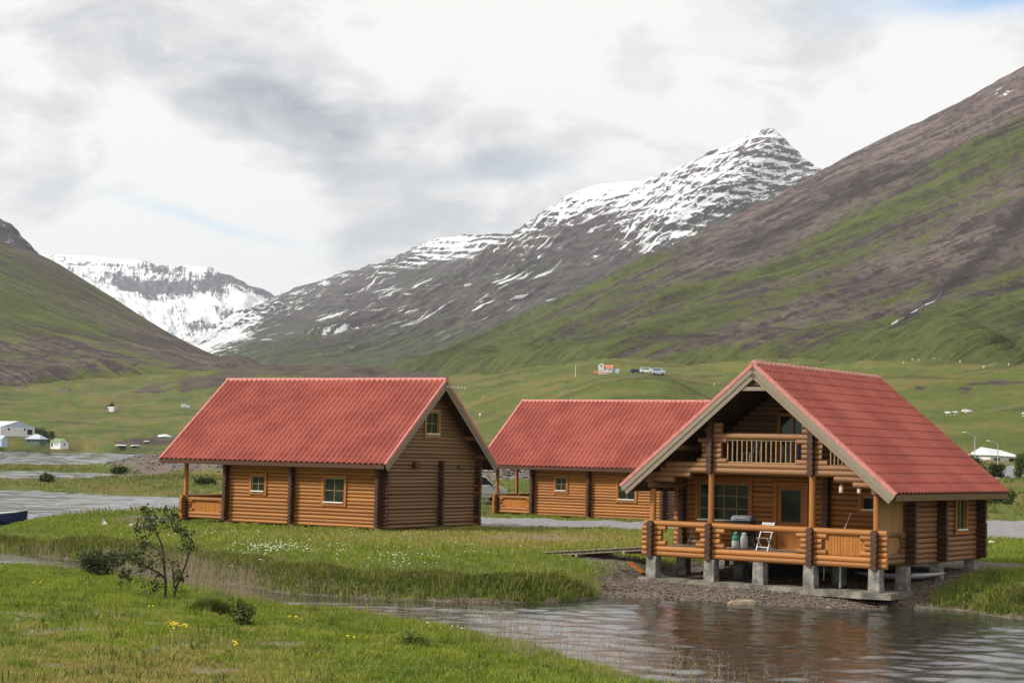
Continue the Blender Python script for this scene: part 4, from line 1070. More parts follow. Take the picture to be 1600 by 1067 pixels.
mb.box((xw - 0.123, -0.11, 4.80), (0.06, 0.94, 0.12)); mb.box((xw - 0.10, -0.11, 3.95), (0.05, 0.06, 1.66)); mb.build('frame', MAT['trim'], gd)
for y in (-0.36, 0.14): MB().box((xw - 0.08, y, 3.95), (0.012, 0.44, 1.6)).build('pane', MAT['glass'], gd)
fp = part_empty('front_panel', cabA)
planks(fp, 1, xd + 0.02, -3.72, -2.28, 0.36, 1.0, 'plank', 0.105)
pv = part_empty('privacy_screen', cabA)
planks(pv, 0, -4.03, 0.80, 2.62, 1.08, 2.24, 'plank_ol', 0.13)
log(pv, 'screen_post', (0.78, -4.0, 1.1), (0.78, -4.0, 2.24), 0.05, 'log')
pr = part_empty('foundation', cabA)
def pier(y, x, zb, mat='concrete', w=0.36, zt=-0.005):
    mb = MB(); a = w / 2; b_ = a * 1.06; h = zt
    mb.add([(x - b_, y - b_, zb), (x + b_, y - b_, zb), (x + b_, y + b_, zb), (x - b_, y + b_, zb), (x - a, y - a, h), (x + a, y - a, h), (x + a, y + a, h), (x - a, y + a, h)],
           [(3, 2, 1, 0), (4, 5, 6, 7), (0, 1, 5, 4), (1, 2, 6, 5), (2, 3, 7, 6), (3, 0, 4, 7)])
    return mb.build('pier', MAT[mat], pr)
for y in (3.95, 1.76, -0.02, -1.80, -4.0): pier(y, xd, -0.72)
for y in (4.0, 1.8, -1.8, -4.0): pier(y, 2.78, -0.95)
for x in (5.6, 8.75):
    for y in (-4.0, 0, 4.0): pier(y, x, -0.9)
mb = MB(); rs = random.Random(5)
xs_ = np.linspace(4.36, -4.62, 26); top, bot = -0.715, -0.93
ring = []
for y in xs_:
    j = lambda a: rs.uniform(-a, a)
    ring.append([(xd - 0.33 + j(.02), y, bot + j(.02)), (xd - 0.31 + j(.02), y, top + j(.012)), (xd + 0.45, y, top + j(.012)), (xd + 0.47, y, bot)])
vs_ = [p for r_ in ring for p in r_]
fs_ = [(i * 4 + k, i * 4 + (k + 1) % 4, (i + 1) * 4 + (k + 1) % 4, (i + 1) * 4 + k) for i in range(25) for k in range(4)] + [(3, 2, 1, 0), (100, 101, 102, 103)]
mb.add(vs_, fs_); mb.box((1.9, -4.05, -0.86), (1.7, 0.7, 0.2)); mb.build('footing_slab', MAT['concrete_old'], pr)
for y, z0 in ((-2.55, -0.7),): MB().tube([(1.2, y, z0), (1.2, y, 0)], 0.035, 8).build('drain_pipe', MAT['steel'], pr)
MB().tube([(0.85, -2.15, 0), (0.85, -2.15, -0.22), (0.86, -2.15, -0.42), (0.87, -2.12, -0.45)], 0.012, 6).build('hanging_hook', MAT['steel'], pr)
for cb in (cabB, cabC):
    fd = part_empty('foundation', cb)
    blk = MB().box((0, 0, 0), (0.34, 0.34, 0.5)).mesh('block', MAT['concrete'])
    for x in (0.98, 3.62, 5.4, 7.55, 9.3, 11.0, 12.45):
        for y in (-3.98, 0, 3.98):
            o = link_obj('block', blk, fd); o.location = (x, y, -0.255)
# sign and aerial on the left cabin's gable
sg = part_empty('name_sign', cabB)
MB().box((12.60, 2.55, 2.84), (0.03, 0.50, 0.17)).build('sign_board', MAT['black'], sg)
mb = MB()
for i in range(5):
    y = 2.36 + i * 0.095
    mb.box((12.62, y, 2.84), (0.008, 0.02, 0.09)); mb.box((12.62, y + 0.025, 2.885 - (i % 2) * 0.045), (0.008, 0.05, 0.016)); 
mb.build('lettering', MAT['sash'], sg)
ar = part_empty('aerial', cabB)
MB().tube([(13.12, 0.02, 6.42), (13.32, -0.05, 6.50), (13.34, 0.0, 6.66)], 0.015, 6).build('bracket', MAT['steel'], ar)
mb = MB(); mb.tube([(13.3, -0.1, 6.60), (13.75, 1.0, 6.60)], 0.012, 6)
for i in range(6):
    p = Vector((13.33 + i * 0.075, -0.02 + i * 0.183, 6.60)); mb.tube([p + Vector((-.02, 0, -0.10)), p + Vector((.02, 0, 0.10))], 0.006, 5)
mb.build('boom', MAT['white'], ar)

# ================================================================== things around the cabins
def in_cabin(loc, yaw, p):
    c, s_ = math.cos(yaw), math.sin(yaw)
    return Vector((loc[0] + p[0] * c - p[1] * s_, loc[1] + p[0] * s_ + p[1] * c, loc[2] + p[2]))
DECK_Z = 0.33
# white slatted folding chair on the deck
ch = thing('folding_chair', in_cabin(A_LOC, A_YAW, (1.22, 0.12, DECK_Z)), A_YAW + PI + 0.05, 'white slatted folding chair on the deck in front of the glazed door', 'chair')
slat = MB().box((0, 0, 0), (0.055, 0.42, 0.016)).mesh('slat', MAT['white'])
for i in range(6):
    o = link_obj('slat', slat, ch); o.location = (0.20 - i * 0.068, 0, 0.43 - i * 0.006)
for i in range(5):
    o = link_obj('slat', slat, ch); o.location = (-0.20 - i * 0.022, 0, 0.62 + i * 0.066); o.rotation_euler = (0, math.radians(108), 0)
for y in (-0.2, 0.2):
    MB().bar((0.24, y, 0.0), (-0.30, y, 0.92), 0.022, 0.034).build('leg', MAT['white'], ch)
    MB().bar((-0.24, y * 0.86, 0.0), (0.22, y * 0.86, 0.43), 0.022, 0.034).build('leg', MAT['white'], ch)
MB().bar((-0.19, -0.2, 0.08), (-0.19, 0.2, 0.08), 0.02, 0.02).build('stretcher', MAT['white'], ch)
MB().bar((0.17, -0.2, 0.13), (0.17, 0.2, 0.13), 0.02, 0.02).build('stretcher', MAT['white'], ch)
# gas barbecue
bq = thing('barbecue', in_cabin(A_LOC, A_YAW, (2.05, 1.33, DECK_Z)), A_YAW, 'black gas barbecue with a grey lid standing under the big window', 'barbecue')
mb = MB()
mb.prism([(-0.34, 0.74), (0.34, 0.74), (0.37, 0.92), (-0.37, 0.92)], -0.22, 0.22); mb.build('firebox', MAT['black'], bq)
lid = MB(); ang = np.linspace(0, PI, 9); prof = [(0.235 * math.cos(a), 0.925 + 0.17 * math.sin(a) ** 0.7) for a in ang]
lid.prism([(x, z) for x, z in prof], -0.36, 0.36, axis=1); l_ = lid.build('lid', MAT['grey'], bq)
MB().tube([(-0.26, -0.2, 0.98), (-0.30, -0.2, 0.98), (-0.30, 0.2, 0.98), (-0.26, 0.2, 0.98)], 0.014, 6).build('handle', MAT['black'], l_)
MB().box((0, 0, 0.10), (0.42, 0.70, 0.03)).build('lower_shelf', MAT['black'], bq)
MB().box((0.19, 0, 0.42), (0.02, 0.66, 0.62)).build('back_panel', MAT['black'], bq)
for x in (-0.19, 0.19):
    for y in (-0.32, 0.32): MB().box((x, y, 0.40), (0.035, 0.035, 0.70)).build('leg', MAT['black'], bq)
for y in (-0.55, 0.52): MB().box((0, y, 0.88), (0.36, 0.28, 0.025)).build('side_shelf', MAT['black'], bq)
for y in (-0.34, 0.34):
    mb = MB(); mb.tube([(0.19, y - 0.02, 0.08), (0.19, y + 0.02, 0.08)], 0.08, 12); mb.build('wheel', MAT['grey'], bq)
MAT['green_enamel'] = simple('green_enamel', (0.035, 0.16, 0.10), 0.35, 0.1)
MAT['pale_enamel'] = simple('pale_enamel', (0.52, 0.54, 0.52), 0.4, 0.12)
def bottle(p, label, top):
    b_ = thing('gas_bottle', in_cabin(A_LOC, A_YAW, p), 0, label, 'gas bottle', 'gas bottles beneath the barbecue')
    mb = MB(); mb.lathe((0, 0, 0), [(0.0, 0.0), (0.10, 0.0), (0.125, 0.03), (0.125, 0.26)], 16); mb.build('body', MAT['pale_enamel'], b_)
    mb = MB(); mb.lathe((0, 0, 0), [(0.1255, 0.26), (0.1255, 0.36), (0.105, 0.42), (0.05, 0.455), (0.04, 0.48), (0.0, 0.48)], 16); mb.build('shoulder', MAT[top], b_)
    mb = MB(); mb.lathe((0, 0, 0), [(0.075, 0.45), (0.08, 0.53), (0.072, 0.53), (0.068, 0.45)], 14); mb.build('collar', MAT[top], b_)
    MB().tube([(0, 0, 0.47), (0, 0, 0.53), (0.05, 0, 0.53)], 0.015, 6).build('valve', MAT['steel'], b_)
    for k in range(3):
        mb = MB(); mb.bar((-0.128, -0.05 + k * 0.03, 0.10 + k * 0.03), (-0.128, 0.03, 0.17 + k * 0.02), 0.004, 0.016); mb.build('mark', MAT['grey'], b_)
bottle((1.72, 1.45, DECK_Z), 'green-topped gas bottle in front of the barbecue', 'green_enamel')
bottle((1.80, 1.17, DECK_Z), 'pale grey gas bottle just right of the green-topped one', 'pale_enamel')
# broom leaning on the house wall
br_ = thing('broom', in_cabin(A_LOC, A_YAW, (1.95, -2.02, DECK_Z)), A_YAW, 'broom with a thin white handle leaning on the dark wall by the small window', 'broom')
MB().tube([(0, 0, 0.06), (0.72, -0.22, 1.30)], 0.016, 8).build('handle', MAT['white'], br_)
mb = MB(); mb.box((-0.02, 0.0, 0.09), (0.05, 0.36, 0.04)); mb.build('head', MAT['trim'], br_)
mb = MB()
for i in range(24): mb.bar((-0.02, -0.17 + i * 0.0148, 0.08), (-0.03, -0.175 + i * 0.0152, 0.0), 0.012, 0.02)
mb.build('bristles', MAT['black'], br_)
# small folding table by the entry
tb = thing('folding_table', in_cabin(A_LOC, A_YAW, (1.95, 2.95, DECK_Z)), A_YAW, 'small dark folding table with thin metal legs near the ramp end of the deck', 'table')
MB().box((0, 0, 0.70), (0.5, 0.78, 0.03)).build('tabletop', MAT['black'], tb)
for y in (-0.33, 0.33):
    MB().tube([(0.2, y, 0.69), (-0.23, y, 0.0)], 0.012, 6).build('leg', MAT['steel'], tb)
    MB().tube([(-0.2, y * 0.93, 0.69), (0.23, y * 0.93, 0.0)], 0.012, 6).build('leg', MAT['steel'], tb)
MB().tube([(-0.12, -0.33, 0.18), (-0.12, 0.33, 0.18)], 0.009, 6).build('stretcher', MAT['steel'], tb)
# two hanging lanterns
MAT['frosted'] = simple('frosted_glass', (0.58, 0.50, 0.40), 0.35, 0.12)
for y, lb in ((-2.77, 'pale glass lantern hanging from the balcony beam, the one nearer the door'), (-3.38, 'pale glass lantern hanging from the balcony beam, the one nearer the corner post')):
    ln_ = thing('lantern', in_cabin(A_LOC, A_YAW, (0.72, y, 2.30)), 0, lb, 'lantern', 'lanterns under the balcony beam')
    mb = MB(); mb.lathe((0, 0, 0), [(0.0, 0.0), (0.055, 0.0), (0.068, 0.03), (0.068, 0.17), (0.05, 0.20)], 14); mb.build('glass', MAT['frosted'], ln_)
    mb = MB(); mb.lathe((0, 0, 0), [(0.072, 0.19), (0.06, 0.225), (0.02, 0.245), (0, 0.245)], 14); mb.build('cap', MAT['grey_board'], ln_)
    MB().tube([(0, 0, 0.24), (0, 0, 0.40)], 0.005, 5).build('hanger', MAT['steel'], ln_)
# chair up on the balcony
bc = thing('balcony_chair', in_cabin(A_LOC, A_YAW, (1.35, 0.72, 3.06)), A_YAW + PI - 0.5, 'grey metal chair on the balcony behind the balusters', 'chair')
MB().box((0, 0, 0.44), (0.42, 0.42, 0.03)).build('seat', MAT['grey'], bc)
for i in range(5): MB().bar((-0.21, -0.17 + i * 0.085, 0.46), (-0.27, -0.17 + i * 0.085, 0.9), 0.03, 0.012).build('back_slat', MAT['grey'], bc)
mb = MB(); mb.tube([(-0.2, -0.2, 0.46), (-0.28, -0.2, 0.92), (-0.28, 0.2, 0.92), (-0.2, 0.2, 0.46)], 0.014, 6); mb.build('back_frame', MAT['steel'], bc)
for x, y in ((.19, .19), (.19, -.19), (-.19, .19), (-.19, -.19)): MB().tube([(x, y, 0.44), (x * 1.15, y * 1.1, 0)], 0.014, 6).build('leg', MAT['steel'], bc)
# boardwalk ramp
rp0 = on_level(872, 864, 0.93); rp1 = in_cabin(A_LOC, A_YAW, (1.55, 4.12, 0.28))
dv_ = Vector((rp1.x - rp0[0], rp1.y - rp0[1], 0)); rlen = dv_.length; ry = math.atan2(dv_.y, dv_.x)
rz0 = gz(rp0[0], rp0[1]) + 0.05
rm = thing('boardwalk', (rp0[0], rp0[1], rz0), ry, 'grey plank ramp rising from the grass to the deck of the waterside cabin', 'ramp')
rise = rp1.z - rz0; npl = int(rlen / 0.16)
pl_ = MB().box((0, 0, 0), (0.145, 1.5, 0.035)).mesh('ramp_plank', MAT['grey_board'])
for i in range(npl):
    o = link_obj('ramp_plank', pl_, rm); t_ = (i + .5) / npl
    o.location = (t_ * rlen, random.uniform(-.015, .015), t_ * rise + random.uniform(-.004, .004)); o.rotation_euler = (0, -math.atan2(rise, rlen), 0)
for y in (-0.62, 0.62): MB().bar((0, y, -0.075), (rlen, y, rise - 0.075), 0.07, 0.11).build('stringer', MAT['grey_board'], rm)
for t_ in (0.35, 0.8): MB().box((t_ * rlen, 0, t_ * rise - 0.16), (0.12, 1.6, 0.09)).build('bearer', MAT['deck'], rm)
bd = thing('loose_board', in_cabin(A_LOC, A_YAW, (0.9, 4.75, -0.62)), A_YAW + 1.2, 'short brown board leaning by the leftmost concrete pier', 'board')
MB().bar((-0.4, 0, 0.02), (0.42, 0, 0.33), 0.22, 0.04).build('board', MAT['trim'], bd)
# kayak lying under the waterside cabin
MAT['lilac'] = simple('lilac_hull', (0.42, 0.30, 0.42), 0.35, 0.15)
kp = on_level(1478, 908, 0.62)
ky = thing('kayak', (kp[0], kp[1], gz(kp[0], kp[1]) + 0.16), PI + 0.15, 'lilac and white kayak lying on the gravel beside the cabin piers', 'kayak')
prof = [(0.0, 0.01, 0.10), (0.35, 0.14, 0.04), (0.9, 0.26, 0.0), (1.6, 0.30, -0.02), (2.3, 0.25, 0.0), (2.9, 0.13, 0.04), (3.2, 0.01, 0.10)]
def hull(z0, z1, sgn, nm, mt):
    mb = MB(); rows = []
    for x, w, k in prof:
        rows.append([(x, w * math.cos(a), (z0 + k if sgn > 0 else z0 + k) + sgn * (z1) * (w / 0.3) * math.sin(a)) for a in np.linspace(0, PI, 9)])
    v_ = [p for r_ in rows for p in r_]
    mb.add(v_, [(r * 9 + k, r * 9 + k + 1, (r + 1) * 9 + k + 1, (r + 1) * 9 + k) for r in range(len(rows) - 1) for k in range(8)], True)
    return mb.build(nm, MAT[mt], ky)
hull(0, 0.15, -1, 'hull', 'lilac'); hull(0.0, 0.09, 1, 'upper_deck', 'pale_enamel')
mb = MB(); mb.tube([(1.6 + 0.42 * math.cos(a), 0.2 * math.sin(a), 0.085) for a in np.linspace(0, 2 * PI, 17)], 0.02, 6, False); mb.build('cockpit_rim', MAT['black'], ky)

# ------------------------------------------------------------------ van behind the left cabin
MAT['van_paint'] = simple('silver_van_paint', (0.34, 0.325, 0.315), 0.28, 0.05, spec=0.5)
MAT['rubber'] = simple('tyre_rubber', (0.02, 0.02, 0.021), 0.8)
MAT['lamp'] = simple('lamp_lens', (0.6, 0.58, 0.55), 0.15, 0.05)
MAT['red_lamp'] = simple('tail_lamp', (0.3, 0.02, 0.02), 0.2)
vb = on_level(789, 791, 0.85)
vyaw = 0.12
vh = Vector((math.cos(vyaw), math.sin(vyaw), 0))
vo_ = Vector((vb[0], vb[1], 0)) - vh * 4.5
van = thing('van', (vo_.x, vo_.y, gz(vo_.x, vo_.y)), vyaw, 'silver people carrier parked behind the left cabin, its nose showing past the gable', 'van')
side = [(0.02, 0.42), (0.0, 0.95), (0.05, 1.15), (0.22, 1.78), (0.40, 1.90), (2.6, 1.93), (3.05, 1.80), (3.72, 1.18), (4.30, 1.02), (4.52, 0.86), (4.56, 0.45), (4.45, 0.30), (0.12, 0.30)]
def crown_w(z): return 0.92 - 0.16 * max(0, (z - 1.05) / 0.9) ** 1.2
mb = MB(); n_ = len(side)
vl = [(x, -crown_w(z), z) for x, z in side]; vr = [(x, crown_w(z), z) for x, z in side]
mb.add(vl + vr, [tuple(range(n_)), tuple(reversed(range(n_, 2 * n_)))] + [(i, n_ + i, n_ + (i + 1) % n_, (i + 1) % n_) for i in range(n_)])
vbod = mb.build('body', MAT['van_paint'], van)
bv = vbod.modifiers.new('bevel', 'BEVEL'); bv.width = 0.06; bv.segments = 3
def side_glass(poly, nm):
    for s_ in (-1, 1):
        m_ = MB(); m_.add([(x, s_ * (crown_w(z) + 0.006), z) for x, z in poly], [tuple(range(len(poly))) if s_ < 0 else tuple(reversed(range(len(poly))))])
        m_.build(nm, MAT['glass'], van)
side_glass([(0.35, 1.2), (1.3, 1.2), (1.3, 1.74), (0.42, 1.74)], 'side_window')
side_glass([(1.42, 1.2), (2.42, 1.2), (2.42, 1.76), (1.42, 1.76)], 'side_window')
side_glass([(2.54, 1.2), (3.52, 1.22), (3.0, 1.70), (2.54, 1.76)], 'door_window')
m_ = MB(); m_.add([(3.10, -0.70, 1.76), (3.10, 0.70, 1.76), (3.70, 0.82, 1.22), (3.70, -0.82, 1.22)], [(0, 3, 2, 1)]); ws = m_.build('windscreen', MAT['glass'], van); ws.location = (0.02, 0, 0.015)
m_ = MB(); m_.add([(0.075, -0.72, 1.25), (0.075, 0.72, 1.25), (0.195, 0.68, 1.7), (0.195, -0.68, 1.7)], [(0, 3, 2, 1)]); m_.build('rear_window', MAT['glass'], van).location = (-0.02, 0, 0.01)
for s_ in (-1, 1):
    for x in (0.85, 3.75):
        w_ = MB().tube([(x, s_ * 0.72, 0.32), (x, s_ * 0.94, 0.32)], 0.32, 20).build('wheel', MAT['rubber'], van)
        MB().tube([(x, s_ * 0.935, 0.32), (x, s_ * 0.95, 0.32)], 0.20, 16).build('rim', MAT['steel'], w_)
    MB().box((3.42, s_ * 1.02, 1.22), (0.10, 0.20, 0.16)).build('mirror', MAT['black'], van)
    MB().box((4.42, s_ * 0.66, 0.84), (0.22, 0.36, 0.16)).build('headlight', MAT['lamp'], van)
    MB().box((0.03, s_ * 0.82, 1.0), (0.06, 0.12, 0.4)).build('tail_light', MAT['red_lamp'], van)
    MB().box((2.3, s_ * 0.935, 0.62), (3.3, 0.025, 0.07)).build('side_trim', MAT['steel'], van)
    for x in (2.62, 1.55): MB().box((x, s_ * 0.93, 1.02), (0.18, 0.03, 0.04)).build('door_handle', MAT['black'], van)
MB().box((2.28, 0, 0.42), (4.58, 1.8, 0.14)).build('bumper', MAT['grey'], van)

# ------------------------------------------------------------------ rowing boat at the left edge
MAT['navy'] = simple('navy_hull_paint', (0.02, 0.03, 0.09), 0.35, 0.2)
bp = on_level(48, 819, 0.0)
bt = thing('rowing_boat', (bp[0] - 0.2, bp[1], 0.0), PI + 0.10, 'dark blue rowing boat moored at the grassy point, pale inside', 'boat')
sec = [(0.0, 0.03, 0.78), (0.6, 0.48, 0.66), (1.5, 0.80, 0.57), (2.8, 0.92, 0.53), (4.0, 0.84, 0.55), (4.7, 0.66, 0.60)]
def boat_shell(inset, nm, mt, mi_top):
    mb = MB(); rows = []
    for x, w, h in sec:
        w = max(w - inset, 0.01)
        rows.append([(x + (inset if x == 0 else 0), s_ * w * q, z_) for s_, q, z_ in ((-1, 1, h), (-1, .82, h * .45), (-1, .35, -.05 + inset), (1, .0, -.12 + inset), (1, .35, -.05 + inset), (1, .82, h * .45), (1, 1, h))])
    v_ = [p for r_ in rows for p in r_]
    mb.add(v_, [(r * 7 + k, r * 7 + k + 1, (r + 1) * 7 + k + 1, (r + 1) * 7 + k) for r in range(len(rows) - 1) for k in range(6)], True)
    o_ = (len(rows) - 1) * 7; mb.add(v_[o_:], [tuple(range(7))])
    return mb.build(nm, MAT[mt], bt)
boat_shell(0.0, 'hull', 'navy', 0); boat_shell(0.05, 'inner_lining', 'pale_enamel', 0)
for s_ in (-1, 1): MB().tube([(x, s_ * w, h + 0.01) for x, w, h in sec], 0.035, 6).build('gunwale', MAT['pale_enamel'], bt)
for x, w in ((1.7, 0.76), (3.2, 0.84)): MB().box((x, 0, 0.36), (0.26, 2 * w, 0.04)).build('thwart', MAT['deck'], bt)

# ------------------------------------------------------------------ stones
MAT['pale_stone'] = simple('pale_stone', (0.50, 0.46, 0.40), 0.9, 0.3, 4, bumpy=0.5)
MAT['tan_stone'] = simple('tan_stone', (0.30, 0.235, 0.165), 0.9, 0.35, 4, bumpy=0.5)
MAT['dark_stone'] = simple('dark_stone', (0.085, 0.078, 0.072), 0.9, 0.4, 4, bumpy=0.5)
def rock_mesh(seed, sx, sy, sz, mat, sub=2):
    import bmesh
    bm = bmesh.new(); bmesh.ops.create_icosphere(bm, subdivisions=sub, radius=1.0)
    r_ = random.Random(seed); pl = [(Vector((r_.gauss(0, 1), r_.gauss(0, 1), r_.gauss(0, 1))).normalized(), r_.uniform(0.55, 0.85)) for _ in range(9)]
    for v in bm.verts:
        for n_, d_ in pl:
            k = v.co.dot(n_)
            if k > d_: v.co -= n_ * (k - d_)
        v.co = Vector((v.co.x * sx, v.co.y * sy, v.co.z * sz))
    me_ = bpy.data.meshes.new('rock'); bm.to_mesh(me_); bm.free(); me_.materials.append(mat); return me_
def rock(px, py, size, mat, label, seed, z=None, group=None):
    p = on_ground(px, py, lo=25) if z is None else Vector(on_level(px, py, z))
    o = link_obj('rock', rock_mesh(seed, *size, MAT[mat])); o.location = p; o.rotation_euler = (0, 0, random.uniform(0, 6))
    return tag(o, label, 'rock', group)
rock(1163, 942, (0.62, 0.28, 0.13), 'tan_stone', 'flat tan slab of rock at the waterline in front of the piers', 1, 0.03)
rock(1196, 942, (0.42, 0.22, 0.12), 'dark_stone', 'dark flat rock at the waterline, right of the tan slab', 2, 0.02)
rock(1180, 940, (0.20, 0.14, 0.10), 'dark_stone', 'small dark rock wedged between the two flat shore rocks', 9, 0.03)
rock(1096, 937, (0.17, 0.12, 0.07), 'dark_stone', 'small dark stone at the waterline below the second pier from the left', 11, 0.02)
rock(1376, 947, (0.45, 0.2, 0.10), 'tan_stone', 'tan rock at the waterline below the right end of the concrete slab', 3, 0.04)
rock(1296, 950, (0.25, 0.14, 0.07), 'tan_stone', 'small tan stone half in the water right of the dark rock', 12, 0.01)
for o_, (px, py, sc_) in zip(range(1), ((164, 822, 0.42),)):
    p = on_ground(px, py, lo=60); mb = MB()
    mb.add([(-.20, -.09, -.05), (.27, -.11, -.05), (.24, .12, -.05), (-.17, .11, -.05), (-.12, .02, .40), (-.02, .03, .26)], [(3, 2, 1, 0), (0, 1, 5, 4), (1, 2, 5), (2, 3, 4, 5), (3, 0, 4)])
    o = mb.build('rock', MAT['pale_stone']); o.location = p; tag(o, 'pointed white rock standing alone on the grassy bank by the lake', 'rock')
rock(210, 822, (0.34, 0.22, 0.15), 'pale_stone', 'rounded white stone behind the twiggy shrub, left one of two', 5)
rock(219, 823, (0.22, 0.16, 0.12), 'pale_stone', 'rounded white stone behind the twiggy shrub, right and smaller', 6)
for px, py, sc_, lb, sd_ in ((1342, 840, .3, '', 1),): pass
rock(1551, 848, (0.22, 0.18, 0.13), 'pale_stone', 'pale stone on the verge of the road beside the right cabin corner', 21)

def far_box(name, mat, parent, c, d): return MB().box(c, d).build(name, MAT[mat], parent)
MAT['wall_white'] = simple('white_render', (0.62, 0.62, 0.60), 0.8, 0.08, 1)
MAT['wall_blue'] = simple('pale_blue_cladding', (0.40, 0.47, 0.56), 0.7, 0.08, 1)
MAT['roof_white'] = simple('pale_metal_roof', (0.66, 0.66, 0.65), 0.5, 0.06, 1)
MAT['roof_bluegrey'] = simple('blue_grey_metal_roof', (0.44, 0.49, 0.53), 0.5, 0.1, 1)
MAT['roof_green'] = simple('green_roof', (0.16, 0.25, 0.11), 0.6, 0.1, 1)
MAT['roof_rust'] = simple('orange_red_roof', (0.44, 0.17, 0.10), 0.6, 0.15, 1)
MAT['wall_green'] = simple('dark_green_cladding', (0.07, 0.11, 0.09), 0.7, 0.1, 1)
MAT['ruin'] = simple('ruin_stone', (0.14, 0.115, 0.095), 0.95, 0.4, 1)
def gable_house(name, label, cat, p, yaw, L, D_, h, rh, wall, roof_, windows=(), doors=(), over=0.25, group=None, gable_wall=None):
    """L along local x (ridge), D_ deep; windows (face, a, z, w, h): face 'f' front (-y), 'g' gable (+x)"""
    b = thing(name, p, yaw, label, cat, group)
    far_box('wall', wall, b, (0, 0, h / 2 - 0.5), (L, D_, h + 1.0))
    for s_ in (-1, 1):
        mb = MB(); mb.prism([(-D_ / 2, h), (D_ / 2, h), (0, h + rh)], s_ * L / 2 - 0.06 * (s_ > 0) + 0.0, s_ * L / 2 + 0.06 * (s_ < 0)); mb.build('gable', MAT[gable_wall or wall], b)
    for s_ in (-1, 1):
        sl = math.hypot(D_ / 2, rh) * (1 + over / (D_ / 2)); th = math.atan2(rh, D_ / 2)
        y = Vector((0, -s_ * math.cos(th), math.sin(th))); z = Vector((0, s_ * math.sin(th), math.cos(th)))
        mb = MB(); mb.box(Vector((0, 0, h + rh + 0.08)) - y * sl / 2 + z * 0.0, (L + 2 * over, sl, 0.14), Matrix((Vector((1, 0, 0)), y, z)).transposed()); mb.build('roof', MAT[roof_], b)
    for f, a, z, w, hh in windows:
        c, d = ((a, -D_ / 2, z), (w, 0.12, hh)) if f == 'f' else ((L / 2, a, z), (0.12, w, hh))
        wi = far_box('window', 'white', b, c, d)
        c2 = (c[0], c[1] - 0.05, c[2]) if f == 'f' else (c[0] + 0.05, c[1], c[2])
        far_box('pane', 'glass', wi, c2, (w * .8, .06, hh * .82) if f == 'f' else (.06, w * .8, hh * .82))
    for f, a, z, w, hh in doors:
        c, d = ((a, -D_ / 2, z), (w, 0.14, hh)) if f == 'f' else ((L / 2, a, z), (0.14, w, hh))
        far_box('door', 'black', b, c, d)
    return b
def ground_pt(px, py, lo=150):
    return on_ground(px, py, lo=lo)
# west shore
p = ground_pt(20, 679, 860)
gable_house('storage_hall', 'long white metal hall with a pale blue gable on the far lake shore', 'hall', at_dist(-4, 678, 905) if False else Vector(at_dist(8, 678, 905)), math.radians(-52), 30, 17, 3.3, 2.8, 'wall_white', 'roof_white',
            [('g', -4.5, 2.3, 1.4, 1.2), ('g', 3.6, 2.4, 1.2, 1.3)], [('g', 6.2, 1.2, 2.6, 2.4)], 0.2, None, 'wall_blue')
p = Vector(at_dist(57, 692.5, 872)); hallw = None; hb = thing('hip_roofed_house', p, math.radians(-20), 'low green house under a pale hipped roof in front of the white hall', 'house')
far_box('wall', 'wall_green', hb, (0, 0, 0.6), (7.4, 5.6, 3.0))
mb = MB(); mb.add([(-4.4, -3.5, 2.0), (4.4, -3.5, 2.0), (4.4, 3.5, 2.0), (-4.4, 3.5, 2.0), (-1.4, 0, 4.2), (1.4, 0, 4.2)], [(0, 1, 5, 4), (1, 2, 5), (2, 3, 4, 5), (3, 0, 4), (3, 2, 1, 0)]); mb.build('roof', MAT['roof_bluegrey'], hb)
for x in (-2.2, 0.3, 2.6): far_box('window', 'glass', hb, (x, -2.83, 1.15), (1.1, 0.1, 0.9))
p = Vector(at_dist(93, 698, 862))
gable_house('cottage', 'small white cottage with a green roof on the lake shore', 'house', p, math.radians(-32), 6.4, 5.2, 2.2, 1.5, 'wall_white', 'roof_green', [('f', -0.2, 1.25, 1.0, 1.0), ('g', 0, 1.25, 1.2, 1.0)], [('f', -2.2, .95, 1.0, 1.8), ('f', 1.2, 1.25, 0.6, 0.9)])
p = Vector(at_dist(0, 694.5, 868))
gable_house('blue_cabin', 'blue hut with white posts at the very left of the far shore', 'hut', p, math.radians(-20), 5, 4.5, 2.6, 1.6, 'wall_blue', 'roof_bluegrey', [('f', 1.2, 1.5, 1.0, 1.0)], [('f', -1.0, 1.1, 0.9, 2.0)])
p = ground_pt(174, 643.5, 500)
gable_house('shed', 'tiny white shed alone in the green field across the lake', 'shed', p, math.radians(-20), 5.0, 3.2, 2.9, 0.4, 'wall_white', 'roof_white', [], [('f', -1.7, 1.3, 0.9, 2.4)], 0.08)
def ruin(px, py, w, label, seed, mat='ruin'):
    p = ground_pt(px, py, 500); b = thing('ruin', p, random.uniform(-.3, .3), label, 'ruin'); r_ = random.Random(seed)
    for k in range(4):
        x = -w / 2 + w * (k + .5) / 4; h = r_.uniform(1.2, 3.0)
        mb = MB(); mb.add([(x - w / 7, -1.5, -1), (x + w / 7, -1.5, -1), (x + w / 7, 1.5, -1), (x - w / 7, 1.5, -1), (x - w / 9, -1.2, h * .8), (x + w / 8, -1.3, h), (x + w / 9, 1.2, h * .9), (x - w / 8, 1.2, h * .6)],
               [(3, 2, 1, 0), (4, 5, 6, 7), (0, 1, 5, 4), (1, 2, 6, 5), (2, 3, 7, 6), (3, 0, 4, 7)]); mb.build('wall_stub', MAT[mat], b)
ruin(97, 612, 13, 'long grey ruined farm building on the slope across the lake', 3, 'concrete_old')
ruin(34, 606, 10, 'brown turf ruin with a dark gable on the slope across the lake', 4)
ruin(290, 637, 6, 'dark blue-grey heap of scrap in the field beyond the left cabin roof', 6, 'roof_bluegrey')
